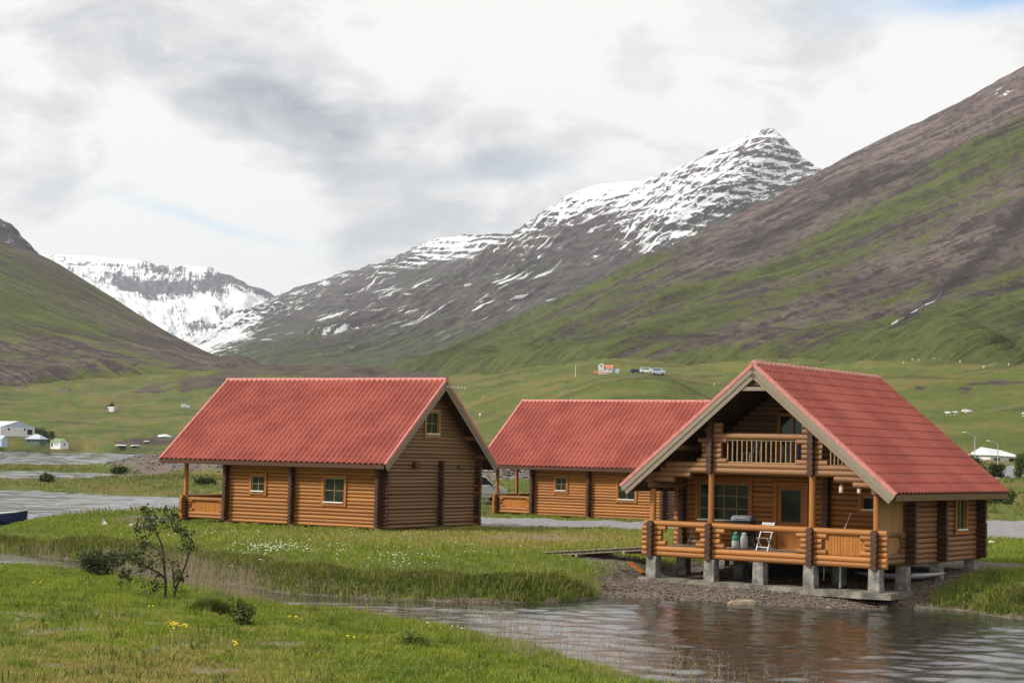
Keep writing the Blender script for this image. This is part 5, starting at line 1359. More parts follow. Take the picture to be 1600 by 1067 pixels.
# farm on the mound
p = ground_pt(947, 583, 700); fd_ = (p.xy).length
fh = gable_house('farmhouse', 'white farmhouse with an orange-red roof on the rise below the mountain', 'house', p, math.radians(-14), fd_ * 22 / FPX, fd_ * 13 / FPX, fd_ * 7.5 / FPX, fd_ * 5 / FPX, 'wall_white', 'roof_rust',
                 [('f', fd_ * (x - 10) / FPX, fd_ * 4 / FPX, fd_ * 1.9 / FPX, fd_ * 2.6 / FPX) for x in (2.5, 7, 11, 15.5, 18.5)], [], 0.3)
k_ = fd_ / FPX
mb = MB(); mb.box((-6.5 * k_, -5 * k_, 8 * k_), (8 * k_, 5 * k_, 8 * k_)); mb.prism([(-10.5 * k_, 12 * k_), (-2.5 * k_, 12 * k_), (-6.5 * k_, 15 * k_)], -7.4 * k_, 0, axis=1); mb.build('dormer', MAT['wall_white'], fh)
far_box('dormer_window', 'glass', fh, (-6.5 * k_, -7.55 * k_, 11 * k_), (2 * k_, .2, 3 * k_))
far_box('annexe', 'wall_blue', fh, (16 * k_, 1.0 * k_, 3.0 * k_), (11 * k_, 10 * k_, 7 * k_))
far_box('porch', 'roof_rust', fh, (-15.5 * k_, 0, 1.2 * k_), (8 * k_, 6 * k_, 5 * k_)); far_box('plinth', 'roof_rust', fh, (0, -6.6 * k_, 0.2 * k_), (22 * k_, 0.4 * k_, 1.6 * k_))
def far_vehicle(px, py, name, label, cat, L, h, w, paint, cab=None):
    p = ground_pt(px, py, 600); v = thing(name, p, math.radians(-8), label, cat)
    mb = MB(); mb.prism([(-L / 2, .4), (L / 2, .4), (L / 2, h * .6), (L * .34, h * .66), (L * .2, h), (-L * .42, h), (-L / 2, h * .7)], -w / 2, w / 2, axis=1); b_ = mb.build('body', MAT[paint], v)
    b_.modifiers.new('bevel', 'BEVEL').width = 0.1
    MB().box((-.1 * L, -w / 2 - .01, h * .8), (L * .55, .03, h * .22)).build('window', MAT['glass'], v)
    for x in (-L * .3, L * .3):
        for y in (-w / 2, w / 2): MB().tube([(x, y - .1, .38), (x, y + .1, .38)], .38, 12).build('wheel', MAT['rubber'], v)
far_vehicle(994, 583, 'parked_car', 'dark car parked on the rise right of the farmhouse', 'car', 4.6, 1.6, 1.8, 'navy')
far_vehicle(1011, 584, 'caravan', 'long pale green caravan on the rise right of the farmhouse', 'caravan', 5.6, 2.3, 2.2, 'wall_white')
far_vehicle(1029, 585.5, 'farm_truck', 'white and blue truck at the right end of the vehicles by the farmhouse', 'truck', 5.4, 2.4, 2.2, 'wall_blue')
p = ground_pt(899, 588, 600); ms = thing('mast', p, 0, 'thin white mast standing left of the farmhouse', 'mast'); hM = p.xy.length / FPX * 18
MB().tube([(0, 0, -.5), (0, 0, hM)], [.14, .07], 8).build('pole', MAT['white'], ms); MB().lathe((0, 0, hM), [(0.0, 0.0), (.12, 0.05), (.0, .15)], 8).build('finial', MAT['steel'], ms)
# house, lamps at the right edge
rd = 350.0
p = Vector(at_dist(1556, 727, rd)); kk = rd / FPX
rh_ = thing('white_roofed_house', p, math.radians(24), 'low house with a white roof behind bushes at the right edge', 'house')
far_box('wall', 'wall_white', rh_, (0, 0, 0.6), (7.0, 5.5, 2.6))
mb = MB(); mb.add([(-4.0, -3.2, 1.9), (4.2, -3.2, 1.6), (4.2, 3.2, 1.6), (-4.0, 3.2, 1.9), (-3.4, 0, 3.4), (1.0, 0, 2.9)], [(0, 1, 5, 4), (1, 2, 5), (2, 3, 4, 5), (3, 0, 4), (3, 2, 1, 0)]); mb.build('roof', MAT['roof_white'], rh_)
for x in (-2, 1.4): far_box('window', 'glass', rh_, (x, -2.78, 0.9), (1.2, .1, 1.0))
def street_lamp(px, pyb, d, htop_px, arm, label):
    p = Vector(at_dist(px, pyb, d)); p.z = gz(p.x, p.y); h = (pyb - htop_px) * d / FPX + 0.2
    h = max(float(at_dist(px, htop_px, d)[2]) - p.z, 4)
    s_ = thing('street_lamp', p, 0, label, 'street lamp', 'street lamps along the far road')
    MB().tube([(0, 0, -.3), (0, 0, h * .6), (0, 0, h)], [.11, .085, .06], 8).build('pole', MAT['steel'], s_)
    MB().tube([(0, 0, h - .05), (arm * .5, 0, h + .35), (arm, 0, h + .5)], .04, 6).build('arm', MAT['steel'], s_)
    mb = MB(); mb.lathe((0, 0, 0), [(0, -.08), (.16, -.05), (.2, .03), (.1, .1), (0, .12)], 10); hd = mb.build('head', MAT['lamp'], s_); hd.location = (arm + math.copysign(.3, arm), 0, h + .5); hd.scale = (2.0, .8, 1)
street_lamp(1523, 728, 285, 681, -1.3, 'street lamp with its arm to the left, rising just behind the red roof')
street_lamp(1559, 735, 300, 694, -1.2, 'street lamp in front of the white-roofed house at the right edge')
# white boulder and sheep on the hillside
p = ground_pt(1511, 643, 300); o = link_obj('rock', rock_mesh(31, 1.6, 1.0, 0.9, MAT['pale_stone'])); o.location = p; tag(o, 'big white boulder on the brown hillside above the right red roof', 'boulder')
MAT['wool'] = simple('sheep_wool', (0.62, 0.60, 0.54), 0.95, 0.1)
def sheep_proto():
    import bmesh
    mb = MB()
    mb.tube([(-.52, 0, .62), (-.42, 0, .66), (0, 0, .68), (.38, 0, .66), (.52, 0, .68), (.66, 0, .80), (.80, 0, .80), (.95, 0, .70)], [.08, .25, .30, .27, .2, .13, .12, .05], 10)
    for x, y in ((-.36, -.13), (-.36, .13), (.34, -.13), (.34, .13)): mb.tube([(x, y, .55), (x - .03, y, .28), (x, y, 0)], [.07, .045, .04], 6)
    mb.tube([(-.5, 0, .66), (-.6, 0, .5)], [.05, .03], 6)
    for s_ in (-1, 1): mb.tube([(.74, s_ * .08, .86), (.72, s_ * .2, .84)], [.035, .015], 5)
    return mb.mesh('sheep', MAT['wool'])
sm_ = sheep_proto()
SHEEP_L = ['white sheep above the right red roof, left of a close pair', 'white sheep above the right red roof, right of a close pair', 'lone white sheep in the bright green strip below the right mountain',
 'white sheep in the green strip near the right edge, standing by itself', 'left one of two white sheep just below the big white boulder', 'right one of two white sheep just below the big white boulder',
 'white sheep at the right edge, level with the two below the boulder', 'white sheep straight above the ridge end of the balcony cabin', 'white sheep a little below the others above the balcony cabin ridge',
 'rightmost white sheep in the bright green strip below the mountain', 'white sheep beside the track seen between the two left roofs', 'white sheep above the track seen between the two left roofs',
 'white sheep on the olive mound left of the balcony cabin gable', 'white sheep in the green strip between the close pair and the lone one']
for i, (px, py) in enumerate(((1426, 564), (1436, 565), (1500, 566.5), (1537, 576), (1482, 650), (1494, 650), (1599, 651), (1392, 562), (1412, 569), (1576, 572), (750, 652), (755, 624), (1116, 604), (1460, 563))):
    p = ground_pt(px, py, 250); o = link_obj('sheep', sm_); lb_ = SHEEP_L[i]; o.location = p; o.rotation_euler = (0, 0, random.uniform(0, 6.28)); s_ = 1.15; o.scale = (s_, s_, s_)
    tag(o, lb_, 'sheep', 'sheep grazing on the far slopes')
# old snow in the gully across the lake
MAT['snow'] = simple('old_snow', (0.78, 0.79, 0.81), 0.8, 0.05)
for i, (px, py, sx, sy) in enumerate(((190, 696, 8, 2), (211, 697, 7, 2.4), (258, 683, 12, 6), (230, 690, 3, 2))):
    p = ground_pt(px, py, 600); k_ = p.length / FPX
    o = link_obj('snow_patch', rock_mesh(40 + i, sx * k_, 10, sy * k_ * .8, MAT['snow'])); o.location = p
    tag(o, ('leftmost low strip of old snow in the dark gully across the lake', 'second strip of old snow in the gully, right of the leftmost', 'large slanting patch of old snow in the gully beside the left cabin roof', 'tiny dot of old snow between the larger patches in the gully')[i], 'snow patch', 'old snow patches in the gully')
# stream falling down the ravine
mo = bpy.data.objects['near_mountain_slope']; mv_ = np.empty(len(mo.data.vertices) * 3, np.float32); mo.data.vertices.foreach_get('co', mv_); mv_ = mv_.reshape(-1, 3)
spx, spy = to_photo(mv_); sdist = np.hypot(mv_[:, 0], mv_[:, 1]); pts = []
for px, py in ((1480, 456), (1470, 462), (1458, 473), (1446, 482), (1434, 488), (1420, 497), (1404, 507), (1386, 514)):
    w_ = np.hypot(spx - px, spy - py) + np.where(sdist > np.median(sdist) * 1.6, 100, 0); k = np.argmin(w_); pts.append(Vector(mv_[k]))
mb = MB(); L_, R_ = [], []
for i, p in enumerate(pts):
    w_ = 0.42 + 0.3 * math.sin(i * 2.3); toc = Vector((-p.x, -p.y, 0)).normalized() * 5
    L_.append(p + toc + Vector((0, 0, 1.5 + w_))); R_.append(p + toc + Vector((0, 0, 1.5 - w_)))
for i in range(len(pts) - 1): mb.add([L_[i], R_[i], R_[i + 1], L_[i + 1]], [(0, 1, 2, 3)], True)
MAT['foam'] = simple('white_water', (0.55, 0.57, 0.58), 0.5, 0.3, 0.2)
tag(mb.build('stream', MAT['foam']), kind='structure')

# ================================================================== vegetation
def mat_leafy(name, c0, c1, dryc, trans=0.25, rough=0.6):
    m, t, b = new_mat(name)
    a = N(t, 'ShaderNodeAttribute'); a.attribute_name = 'tint'
    s_ = N(t, 'ShaderNodeSeparateXYZ'); link(t, a.outputs['Vector'], s_.inputs[0])
    col = mix_c(t, s_.outputs[0], c0, c1)
    col = mix_c(t, s_.outputs[1], col, dryc)
    link(t, col, b.inputs['Base Color']); b.inputs['Roughness'].default_value = rough; b.inputs['Specular IOR Level'].default_value = 0.2
    tr = N(t, 'ShaderNodeBsdfTranslucent'); link(t, col, tr.inputs[0])
    mx = N(t, 'ShaderNodeMixShader'); mx.inputs[0].default_value = trans
    link(t, b.outputs[0], mx.inputs[1]); link(t, tr.outputs[0], mx.inputs[2]); link(t, mx.outputs[0], t.nodes['Material Output'].inputs[0])
    return m
MAT['grass'] = mat_leafy('grass_blades', (0.118, 0.188, 0.013), (0.245, 0.310, 0.028), (0.41, 0.32, 0.11), 0.4)
MAT['sedge'] = mat_leafy('bank_grass_blades', (0.075, 0.108, 0.015), (0.17, 0.20, 0.032), (0.30, 0.235, 0.10), 0.35)
MAT['seed'] = mat_leafy('seed_heads', (0.30, 0.21, 0.155), (0.42, 0.31, 0.225), (0.48, 0.40, 0.26), 0.35)
MAT['leaf'] = mat_leafy('willow_leaves', (0.028, 0.042, 0.014), (0.070, 0.092, 0.030), (0.13, 0.12, 0.05), 0.2, 0.5)
MAT['leaf_l'] = mat_leafy('light_leaves', (0.06, 0.10, 0.02), (0.14, 0.18, 0.04), (0.2, 0.18, 0.06), 0.3, 0.5)
MAT['bark'] = simple('willow_bark', (0.055, 0.042, 0.032), 0.9, 0.3, 12)
def blades(name, x, y, z, h, w, lean, tint, mat, nb=6, spread=0.06):
    """tufts of tapering blades as one mesh"""
    n = len(x)
    X = np.repeat(x, nb) + rng.normal(0, spread, n * nb); Y = np.repeat(y, nb) + rng.normal(0, spread, n * nb); Z = np.repeat(z, nb)
    H = np.repeat(h, nb) * rng.uniform(0.55, 1.15, n * nb); Wd = np.repeat(w, nb) * rng.uniform(0.7, 1.3, n * nb)
    th = rng.uniform(0, 2 * PI, n * nb); ln = np.repeat(lean, nb) * rng.uniform(0.4, 1.5, n * nb)
    fa = rng.normal(0, 0.9, n * nb)                       # blade faces vary
    ax, ay = np.cos(fa), np.sin(fa)
    bx, by = np.cos(th) * ln * H, np.sin(th) * ln * H
    V = np.empty((n * nb, 5, 3))
    V[:, 0] = np.stack([X - ax * Wd / 2, Y - ay * Wd / 2, Z - 0.02], -1); V[:, 1] = np.stack([X + ax * Wd / 2, Y + ay * Wd / 2, Z - 0.02], -1)
    mx_, my_ = X + bx * 0.35, Y + by * 0.35
    V[:, 2] = np.stack([mx_ - ax * Wd * .36, my_ - ay * Wd * .36, Z + H * 0.6], -1); V[:, 3] = np.stack([mx_ + ax * Wd * .36, my_ + ay * Wd * .36, Z + H * 0.6], -1)
    V[:, 4] = np.stack([X + bx, Y + by, Z + H * np.maximum(0.35, 1 - 0.35 * ln)], -1)
    k = np.arange(n * nb)[:, None] * 5
    F_ = np.concatenate([k + np.array([0, 1, 3]), k + np.array([0, 3, 2]), k + np.array([2, 3, 4])])
    T = np.repeat(np.repeat(tint, nb, 0) + rng.normal(0, 0.10, (n * nb, 3)) * np.array([1.6, 0.6, 0]), 5, 0)
    me_ = np_mesh(name, V.reshape(-1, 3), F_, mat, True, {'tint': np.clip(T, 0, 1)})
    return me_
def scatter(n, az0, az1, d0, d1):
    a = np.radians(rng.uniform(az0, az1, n)); d = np.sqrt(rng.uniform(d0 * d0, d1 * d1, n))
    return d * np.sin(a), d * np.cos(a)
def bare_at(x, y, px, py):
    b_ = np.zeros(len(x))
    for cx, cy, sx, sy, a in ((30, 962, 70, 12, 1), (180, 955, 90, 9, .9), (120, 985, 110, 10, .9), (300, 1010, 130, 14, .7), (430, 1005, 60, 8, .8), (230, 1018, 80, 8, .8), (60, 1040, 120, 18, .5), (320, 1048, 150, 14, .45), (250, 975, 80, 8, .6)):
        b_ = np.maximum(b_, a * blob(px, py, cx, cy, sx, sy))
    return sstep(0.35, 0.8, b_ + 0.35 * fbm(x * 0.9, y * 0.9, 4))
# near meadow
x, y = scatter(132000, -17.5, 12, 23, 70)
g = ground_info(x, y); ok = g['fg'] & (g['sd'] > 0.05)
x, y, z, sd = x[ok], y[ok], g['z'][ok], g['sd'][ok]
px, py = to_photo(np.stack([x, y, z], -1))
n1_, n2_ = fbm(x * 0.35, y * 0.35, 4), fbm(x * 1.3, y * 1.3, 4)
dry_ = np.clip(0.12 + 0.75 * sstep(965, 1050, py + 60 * n2_) * sstep(640, 250, px) + 0.28 * n2_, 0, 1)
keep = (rng.uniform(0, 1, len(x)) < (1 - 0.72 * bare_at(x, y, px, py))) & (py < 1100)
h = (0.070 + 0.06 * np.clip(n1_ + 0.4, 0, 1.4) + 0.09 * np.clip(n2_ - 0.15, 0, 1)) * (1 + 0.9 * np.exp(-sd / 1.3)) * (1 - 0.35 * dry_) * np.where(rng.uniform(0, 1, len(x)) > 0.94, 1.9, 1.0)
tint = np.stack([np.clip(0.55 + 0.5 * n1_ + 0.35 * n2_, 0, 1), dry_ * 0.75, 0 * x], -1)
me = blades('meadow_grass', x[keep], y[keep], z[keep], h[keep], np.full(keep.sum(), 0.019), np.full(keep.sum(), 0.6), tint[keep], MAT['grass'], 4, 0.07)
tag(link_obj('meadow_grass', me), kind='stuff')
# scattered darker clumps that stand above the turf
x, y = scatter(2600, -17.5, 12, 25, 66); g = ground_info(x, y); ok = g['fg'] & (g['sd'] > 0.3) & (fbm(x * .4, y * .4, 3) + rng.normal(0, .35, len(x)) > 0.15)
x, y, z = x[ok], y[ok], g['z'][ok]
tint = np.stack([rng.uniform(0, .45, len(x)), rng.uniform(0, .35, len(x)) ** 1.5, 0 * x], -1)
me = blades('meadow_clumps', x, y, z, rng.uniform(.13, .30, len(x)), np.full(len(x), .022), np.full(len(x), .8), tint, MAT['sedge'], 12, .12)
tag(link_obj('meadow_clumps', me), kind='stuff')
# far bank: short turf on top, long hanging grass along the edge
x, y = scatter(66000, -17.5, 17.5, 53, 104)
g = ground_info(x, y); sd = g['sd']
ok = (~g['fg']) & (sd > 0.05) & (g['wa'] < 0.25 + 0.2 * fbm(x, y, 2)) & (g['road'] < 0.2)
for loc, yaw, ln in ((B_LOC, B_YAW, 13.2), (C_LOC, C_YAW, 13.2)):
    bx, by = local_xy(x, y, loc, yaw); ok &= ~((bx > 0.6) & (bx < ln - .5) & (np.abs(by) < 4.1))
lx_, ly_ = g['lx'], g['ly']
ok &= ~((lx_ > 0.5) & (lx_ < 2.6) & (ly_ > 3.6) & (ly_ < 8.0))
x, y, z, sd, d = x[ok], y[ok], g['z'][ok], sd[ok], g['d'][ok]
px, py = to_photo(np.stack([x, y, z], -1))
n1_, n2_ = fbm(x * 0.3, y * 0.3, 4), fbm(x * 1.1, y * 1.1, 4)
dry_ = np.clip(0.10 + 0.35 * n2_ + 0.75 * blob(px, py, 850, 842, 200, 14) + 0.55 * blob(px, py, 620, 838, 260, 13) + 0.5 * blob(px, py, 1590, 805, 80, 18), 0, 1)
worn = 0.85 * sstep(0.4, 0.9, np.maximum(blob(px, py, 600, 835, 190, 7), blob(px, py, 850, 838, 140, 9)) + 0.4 * fbm(x * .15, y * .15, 4))
grv = 0.9 * sstep(0.9, 0.3, np.hypot((px - 225) / 55, (py - 811) / 6) * 0.6)
keep = rng.uniform(0, 1, len(x)) < 1 - np.maximum(worn * 0.6, grv)
h = 0.10 + 0.06 * np.clip(n1_ + .4, 0, 1.3) + 0.14 * np.clip(n2_, 0, 1)
tint = np.stack([np.clip(0.5 + 0.45 * n1_ + 0.3 * n2_, 0, 1), dry_ * 0.8, 0 * x], -1)
me = blades('bank_turf', x[keep], y[keep], z[keep], h[keep], np.full(keep.sum(), 0.032), np.full(keep.sum(), 0.6), tint[keep], MAT['grass'], 3, 0.10)
tag(link_obj('bank_turf', me), kind='stuff')
fx = FAR; k_ = rng.integers(0, len(FAR) - 1, 30000); t_ = rng.uniform(0, 1, 30000)[:, None]
ptn = FAR[k_] * (1 - t_) + FAR[k_ + 1] * t_
tn = FAR[k_ + 1] - FAR[k_]; tn /= np.linalg.norm(tn, axis=1, keepdims=True); nrm = np.stack([tn[:, 1], -tn[:, 0]], -1)
off = rng.uniform(-4.2, 4.2, 30000)[:, None]
q = ptn + nrm * off; x, y = q[:, 0], q[:, 1]
g = ground_info(x, y); az_ = np.abs(np.arctan2(x, y))
ok = (~g['fg']) & (g['sd'] > 0.02) & (g['sd'] < np.where(x > 15.5, 3.6, 1.9)) & (g['wa'] < 0.12) & (az_ < 0.31) & ~((g['lx'] > -3.4) & (g['ly'] > 4.2) & (g['ly'] < 5.3) & (g['lx'] < 3))
x, y, z, sd = x[ok], y[ok], g['z'][ok], g['sd'][ok]
n2_ = fbm(x * 0.9, y * 0.9, 4)
h = (0.24 + 0.26 * np.clip(n2_ + .3, 0, 1.3)) * np.where(sd < 0.5, 0.7, 1) * np.where(x > 15.5, 1.25, sstep(2.3, 1.2, sd))
tint = np.stack([np.clip(0.35 + 0.5 * n2_ + 0.15 * sd, 0, 1), np.clip(0.10 + 0.4 * fbm(x * 2, y * 2, 3), 0, 0.5), 0 * x], -1)
me = blades('bank_sedge', x, y, z, h, np.full(len(x), 0.03), np.full(len(x), 0.75), tint, MAT['sedge'], 7, 0.10)
tag(link_obj('bank_sedge', me), kind='stuff')
# strips of turf between the lakes and beyond the road
x, y = scatter(33000, -17.5, 17.5, 100, 330)
g = ground_info(x, y); ok = (g['sd'] > 0.2) & (g['dike'] < 0.12) & (g['road'] < -1) & (poly_sd(x, y, ROAD2) < -0.5)
bx, by = local_xy(x, y, C_LOC, C_YAW); ok &= ~((bx > 0.6) & (bx < 12.7) & (np.abs(by) < 4.1))
x, y, z, d = x[ok], y[ok], g['z'][ok], g['d'][ok]
n2_ = fbm(x * 0.12, y * 0.12, 4)
tint = np.stack([np.clip(0.45 + 0.5 * n2_, 0, 1), np.clip(0.3 + 0.6 * fbm(x * 0.08 + 9, y * 0.08, 3), 0, 0.9), 0 * x], -1)
me = blades('far_turf', x, y, z, 0.22 + 0.25 * np.clip(n2_ + .2, 0, 1), 0.04 + d * 0.00032, np.full(len(x), 0.6), tint, MAT['sedge'], 3, 0.25)
tag(link_obj('far_turf', me), kind='stuff')
# tall seeding grass along the near shore
k_ = rng.integers(0, len(NEAR) - 1, 13000); t_ = rng.uniform(0, 1, 13000)[:, None]; ptn = NEAR[k_] * (1 - t_) + NEAR[k_ + 1] * t_
q = ptn + rng.normal(0, 0.9, (13000, 2)); g = ground_info(q[:, 0], q[:, 1]); ppx, ppy = to_photo(np.stack([q[:, 0], q[:, 1], g['z']], -1))
dens = 0.25 + 1.4 * np.exp(-((ppx - 310) / 95) ** 2) + 0.75 * np.exp(-((ppx - 880) / 180) ** 2) + 0.6 * np.exp(-((ppx - 130) / 90) ** 2)
ok = g['fg'] & (g['sd'] > 0.0) & (np.abs(np.arctan2(q[:, 0], q[:, 1])) < 0.31) & (rng.uniform(0, 1, 13000) < dens * (0.5 + 0.8 * fbm(q[:, 0] * .5, q[:, 1] * .5, 2)))
x, y, z = q[ok, 0], q[ok, 1], g['z'][ok]
h = rng.uniform(0.45, 0.95, len(x)) * (1 + 0.3 * np.exp(-((ppx[ok] - 330) / 150) ** 2)); n_ = len(x)
V, F_, T = [], [], []
for i in range(n_):
    a = random.uniform(0, 2 * PI); l_ = random.uniform(.05, .35) * h[i]; b0 = len(V); c_, s_ = math.cos(a), math.sin(a)
    top = (x[i] + c_ * l_, y[i] + s_ * l_, z[i] + h[i])
    V += [(x[i] - .004, y[i], z[i]), (x[i] + .004, y[i], z[i]), (top[0], top[1], top[2])]; F_.append((b0, b0 + 1, b0 + 2))
    for j in range(5):
        f_ = 0.72 + 0.07 * j; cx, cy, cz = x[i] + c_ * l_ * f_ ** 1.5, y[i] + s_ * l_ * f_ ** 1.5, z[i] + h[i] * f_
        r_ = random.uniform(.012, .035) * (1.25 - j * .15); b1 = len(V); aa = random.uniform(0, 6.28)
        V += [(cx, cy, cz), (cx + r_ * math.cos(aa), cy + r_ * math.sin(aa) * .5, cz + .03), (cx + r_ * .6 * math.cos(aa + .5), cy, cz + .05)]; F_.append((b1, b1 + 1, b1 + 2))
    T += [(random.random(), random.random() * .5, 0)] * (len(V) - len(T))
tag(link_obj('seeding_grass', np_mesh('seeding_grass', np.array(V), np.array(F_), MAT['seed'], True, {'tint': np.array(T)})), kind='stuff')
# small flowers
def flowers(name, spots, r, mat, hh):
    V, F_ = [], []
    for px_, py_, sx, sy, n in spots:
        for _ in range(n):
            p = on_level(px_ + random.gauss(0, sx), py_ + random.gauss(0, sy), 0.9 if py_ < 930 else 0.55)
            zz_ = gz(p[0], p[1]); p[2] = zz_ + hh * random.uniform(.7, 1.2); rr = r * random.uniform(.7, 1.3); b0 = len(V)
            V += [(p[0] + rr * math.cos(a), p[1] + rr * math.sin(a) * .6, p[2] + rr * .5 * math.sin(a)) for a in np.linspace(0, 2 * PI, 7)[:-1]] + [(p[0], p[1] - rr * .3, p[2] + rr * .4)]
            F_ += [(b0 + k, b0 + (k + 1) % 6, b0 + 6) for k in range(6)]
    tag(link_obj(name, np_mesh(name, np.array(V), np.array(F_), MAT[mat], False)), kind='stuff')
MAT['clover'] = simple('white_clover', (0.68, 0.68, 0.58), 0.8, 0.1); MAT['dandelion'] = simple('yellow_petals', (0.72, 0.50, 0.02), 0.7, 0.1)
flowers('white_clover', [(425, 856, 34, 3.2, 170), (365, 866, 22, 3, 30), (620, 879, 30, 3, 30), (520, 858, 40, 5, 20), (650, 870, 90, 8, 30), (340, 834, 60, 2, 25), (740, 958, 40, 4, 14)], 0.022, 'clover', 0.16)
flowers('yellow_flowers', [(270, 991, 8, 2, 18), (285, 990, 6, 1.5, 10), (368, 1016, 3, 1, 5), (60, 894, 8, 3, 6), (155, 979, 3, 1, 2), (460, 961, 6, 2, 6), (240, 952, 4, 2, 3), (560, 993, 6, 2, 4), (1530, 900, 40, 8, 6)], 0.024, 'dandelion', 0.14)

# ---- woody plants: limbs grown from given lines, leaves set about the twigs
def leaf_mesh(name, centres, sizes, mat, per, spread, parent, seed=1, aspect=0.5):
    r_ = np.random.default_rng(seed); n = len(centres) * per
    Cc = np.repeat(np.array(centres), per, 0) + r_.normal(0, 1, (n, 3)) * np.repeat(np.array(spread), per)[:, None]
    sz = np.repeat(np.array(sizes), per) * r_.uniform(.6, 1.3, n)
    d1 = r_.normal(0, 1, (n, 3)); d1 /= np.linalg.norm(d1, axis=1, keepdims=True)
    d2 = np.cross(d1, r_.normal(0, 1, (n, 3))); d2 /= np.linalg.norm(d2, axis=1, keepdims=True) + 1e-9
    V = np.stack([Cc - d1 * sz[:, None], Cc + d2 * sz[:, None] * aspect, Cc + d1 * sz[:, None], Cc - d2 * sz[:, None] * aspect], 1).reshape(-1, 3)
    F_ = np.arange(n * 4).reshape(-1, 4)
    T = np.repeat(np.stack([r_.uniform(0, 1, n), r_.uniform(0, .35, n) ** 2, 0 * sz], -1), 4, 0)
    return link_obj(name, np_mesh(name, V, F_, mat, False, {'tint': T}), parent)
WIL_D = 49.4
bw = Vector((-9.27, 49.38, 0)); bw.z = gz(bw.x, bw.y)
MPP = WIL_D / FPX
def wpt(px, py, dy=0.0):      # branch point measured in the photograph, in the willow's own upright plane
    return Vector(((px - 262) * MPP, dy, (926 - py) * MPP))
wl_ = thing('willow_sapling', bw, 0, 'spindly dark twiggy willow leaning over the grass in front of the river', 'small tree')
limbs = [
 ([(258, 926), (259, 906), (257, 885), (254, 860), (250, 842), (243, 825), (235, 813), (229, 797), (222, 790)], .045, .010, 0.0),
 ([(271, 926), (275, 906), (279, 898), (283, 885), (288, 870), (292, 855), (295, 848), (293, 834), (284, 822), (272, 815), (264, 805), (261, 790), (256, 781)], .042, .009, .25),
 ([(272, 908), (270, 895), (268, 880), (270, 868)], .03, .012, .1),
 ([(257, 893), (245, 884), (232, 877), (220, 870), (208, 866), (195, 864), (184, 868), (175, 876)], .034, .008, -.3),
 ([(252, 857), (244, 850), (232, 845), (222, 840), (216, 838)], .02, .007, .3),
 ([(258, 907), (248, 906), (240, 908), (228, 915), (212, 918)], .018, .006, -.5),
 ([(232, 878), (222, 884), (208, 886), (196, 889)], .015, .006, -.4),
 ([(235, 813), (226, 817), (215, 818), (208, 816)], .016, .006, .1),
 ([(229, 797), (221, 786), (217, 783)], .012, .004, -.1), ([(264, 805), (270, 795), (272, 790)], .012, .004, .2),
]
for pts_, r0, r1, dy in limbs:
    n_ = len(pts_); P3 = [wpt(a, b, dy * k / n_ * 1.2 + 0.04 * math.sin(k * 2.1)) for k, (a, b) in enumerate(pts_)]
    MB().tube(P3, list(np.linspace(r0, r1, n_)), 7).build('limb', MAT['bark'], wl_)
cl = [(229, 792, 7, .22), (222, 815, 14, .22), (233, 818, 12, .2), (212, 817, 7, .15), (240, 808, 8, .16), (229, 800, 8, .15), (219, 786, 4, .12), (256, 785, 6, .14), (262, 797, 9, .2), (266, 812, 13, .24), (276, 818, 11, .2), (286, 826, 9, .16), (291, 838, 10, .16), (293, 846, 9, .16), (272, 793, 5, .12),
      (219, 839, 9, .16), (226, 843, 6, .12), (211, 866, 14, .22), (222, 872, 8, .18), (200, 864, 9, .18), (190, 866, 10, .18), (226, 860, 6, .16), (216, 858, 5, .2), (222, 882, 6, .14), (240, 874, 7, .18), (194, 888, 14, .16), (192, 896, 8, .14), (246, 901, 7, .16), (238, 908, 7, .12), (280, 893, 14, .18), (277, 886, 10, .16), (270, 870, 5, .12), (244, 890, 4, .15), (256, 868, 4, .12), (240, 869, 5, .2)]
cen, sp = [], []
for a, b, w, s_ in cl:
    for _ in range(w): cen.append(wpt(a + random.gauss(0, 4), b + random.gauss(0, 3.4), random.gauss(0, .22))); sp.append(s_ * .38)
leaf_mesh('foliage', cen, [0.055] * len(cen), MAT['leaf'], 5, sp, wl_, 3)
def bush(name, label, cat, loc, rx, ry, rz, n, leaf, mat, seed, stems=5, group=None, lean=(0, 0), low=0.12):
    b = thing(name, loc, 0, label, cat, group); r_ = random.Random(seed); cen, sp = [], []
    for i in range(stems):
        a = 2 * PI * i / stems + r_.uniform(-.4, .4); k = r_.uniform(.5, .85)
        e = Vector((rx * k * math.cos(a) + lean[0], ry * k * math.sin(a) + lean[1], rz * r_.uniform(1.1, 1.7)))
        MB().tube([(0.05 * math.cos(a), .05 * math.sin(a), -.1), e * .45 + Vector((0, 0, rz * .2)), e], [rz * .05, rz * .035, rz * .012], 6).build('stem', MAT['bark'], b)
    lob = [(Vector((r_.uniform(-.7, .7) * rx, r_.uniform(-.7, .7) * ry, rz * r_.uniform(.4, 1.5))), r_.uniform(.3, .55)) for _ in range(max(6, n // 60))]
    for i in range(n):
        c_, s_ = lob[r_.randrange(len(lob))]
        v = Vector((r_.gauss(0, 1), r_.gauss(0, 1), r_.gauss(0, 1))).normalized() * r_.random() ** .4
        p = c_ + Vector((v.x * rx * s_, v.y * ry * s_, v.z * rz * s_))
        if p.z < rz * low: p.z = rz * (low + r_.random() * .2)
        cen.append(p + Vector((lean[0], lean[1], 0)) * (p.z / rz * .4)); sp.append(leaf * 1.2)
    leaf_mesh('foliage', cen, [leaf] * n, MAT[mat], 5, sp, b, seed)
    return b
p = on_ground(160, 900, lo=35); p.z -= .05
bush('round_bush', 'low round dark-leaved bush left of the twiggy willow', 'bush', p, .78, .7, .50, 760, .045, 'leaf', 5, 7)
p = on_ground(330, 958, lo=25)
